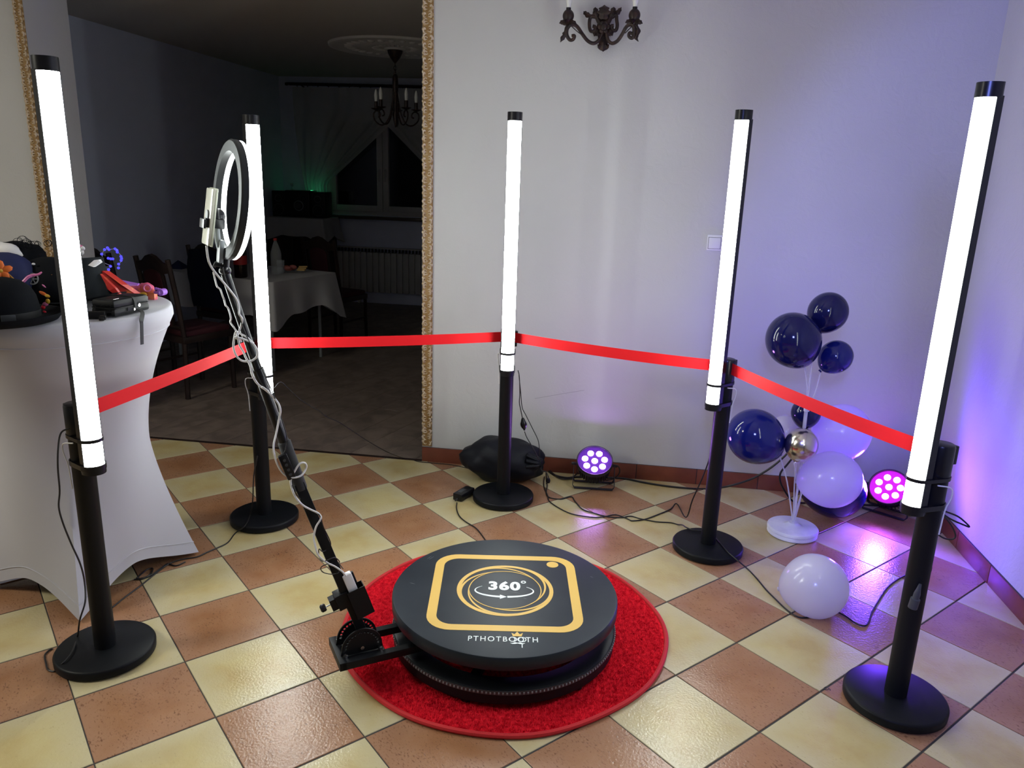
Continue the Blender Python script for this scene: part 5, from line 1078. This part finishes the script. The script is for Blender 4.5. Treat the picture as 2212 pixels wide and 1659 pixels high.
p = atz(386, 579, tz + .004); tag(MB().add([p + (-.07, -.07, 0), p + (.07, -.07, 0), p + (.07, .07, 0), p + (-.07, .07, 0), p + (0, 0, .07)], [(0, 1, 4), (1, 2, 4), (2, 3, 4), (3, 0, 4), (3, 2, 1, 0)]).build('napkin', M['navycloth'], smooth=False), 'folded dark blue napkin on the dining table behind the chairs', 'napkin')
# chairs
def make_chair(label, Hh=1.0):
    t = thing('dining_chair', label, 'chair', (0, 0, 0), 'dark dining chairs of the side room'); W_ = .19; sh = .45
    for s in (-1, 1):
        MB().tube([(s * W_, .20, .002), (s * W_, .19, sh), (s * W_ * .98, .225, Hh * .75), (s * W_ * .97, .265, Hh)], .018, 6).build('leg', M['darkwood'], t)
        MB().tube([(s * W_, -.20, .002), (s * W_, -.19, sh - .03)], .018, 6).build('leg', M['darkwood'], t)
        MB().tube([(s * W_, .19, .22), (s * W_, -.19, .22)], .010, 6).build('stretcher', M['darkwood'], t)
    sf = MB().box((0, 0, sh - .02), (.42, .42, .05), bev=.01).build('seat_frame', M['darkwood'], t); MB().box((0, -.005, sh + .02), (.39, .38, .045), bev=.018).build('seat', M['maroon'], sf)
    top = [(-W_, -.02), (-W_, .035), (-.11, .045), (-.05, .085), (0, .098), (.05, .085), (.11, .045), (W_, .035), (W_, -.02), (.10, -.035), (.05, -.01), (0, .0), (-.05, -.01), (-.10, -.035)]
    An = np.array([(1, 0, 0), unit((0, .15, 1)), unit((0, -1, .15))])
    MB().prism(top, -.012, .012, (0, .255, Hh - .07), An).build('crest_rail', M['darkwood'], t)
    pan = [(-.095, 0), (-.095, .36)] + [(.095 * -math.cos(a), .36 + .05 * math.sin(a)) for a in np.linspace(0, PI, 9)] + [(.095, .36), (.095, 0)]
    pf_ = MB().prism([(a * 1.22, b * 1.02) for a, b in pan], -.008, .008, (0, .204, sh + .065), An).build('panel_frame', M['darkwood'], t)
    MB().prism(pan, -.018, .018, (0, .198, sh + .07), An).build('back_panel', M['maroon'], pf_)
    MB().tube([(-W_, .205, sh + .07), (W_, .205, sh + .07)], .012, 6).build('back_rail', M['darkwood'], t)
    return t
c0 = make_chair('dark wooden chair standing straight behind the black case, maroon back')
def putc(o, px, py, z, rot, label):
    p = atz(px, py, z); d = np.array([0, .265, 0]); c, s = math.cos(rot), math.sin(rot); q = p[:2] - np.array([c * d[0] - s * d[1], s * d[0] + c * d[1]])
    if o is None: return dup(c0, (q[0], q[1], 0), rot, label)
    o.location = (q[0], q[1], 0); o.rotation_euler = (0, 0, rot)
putc(c0, 326, 552, 1.015, PI - .42, '')
putc(None, 198, 538, 1.015, PI - .35, 'dark wooden chair half hidden behind the table props and blue lights')
ch3 = putc(None, 440, 512, 1.075, PI - .30, 'dark wooden chair with a navy jacket hung over its back')
putc(None, 686, 513, 1.015, PI - .30, 'dark wooden chair at the far side of the dining table, near the radiator')
p = ch3.location
jk = np.array([p[0], p[1], 0.]); cs, sn_ = math.cos(PI - .30), math.sin(PI - .30)
def jl(x, y, z): return jk + np.array([cs * x - sn_ * y, sn_ * x + cs * y, z])
def jf(u, v):
    a = 2 * PI * u; x = (.17 + .05 * math.sin(PI * v)) * math.cos(a) * (1 + .05 * math.sin(3 * a + 4 * v)); y = .245 + (.055 + .02 * v) * math.sin(a) + .01 * math.sin(5 * a + v * 6); return jl(x, y, .98 - .46 * v - .02 * math.cos(a) ** 2)
jb = MB().grid(jf, 40, 16, closeu=True); jb.add([jf(i / 40, 0) for i in range(40)], [list(range(40))])
tag(jb.build('jacket', M['jacketcloth'], ang=70), 'navy jacket draped over the back of the middle chair', 'jacket')
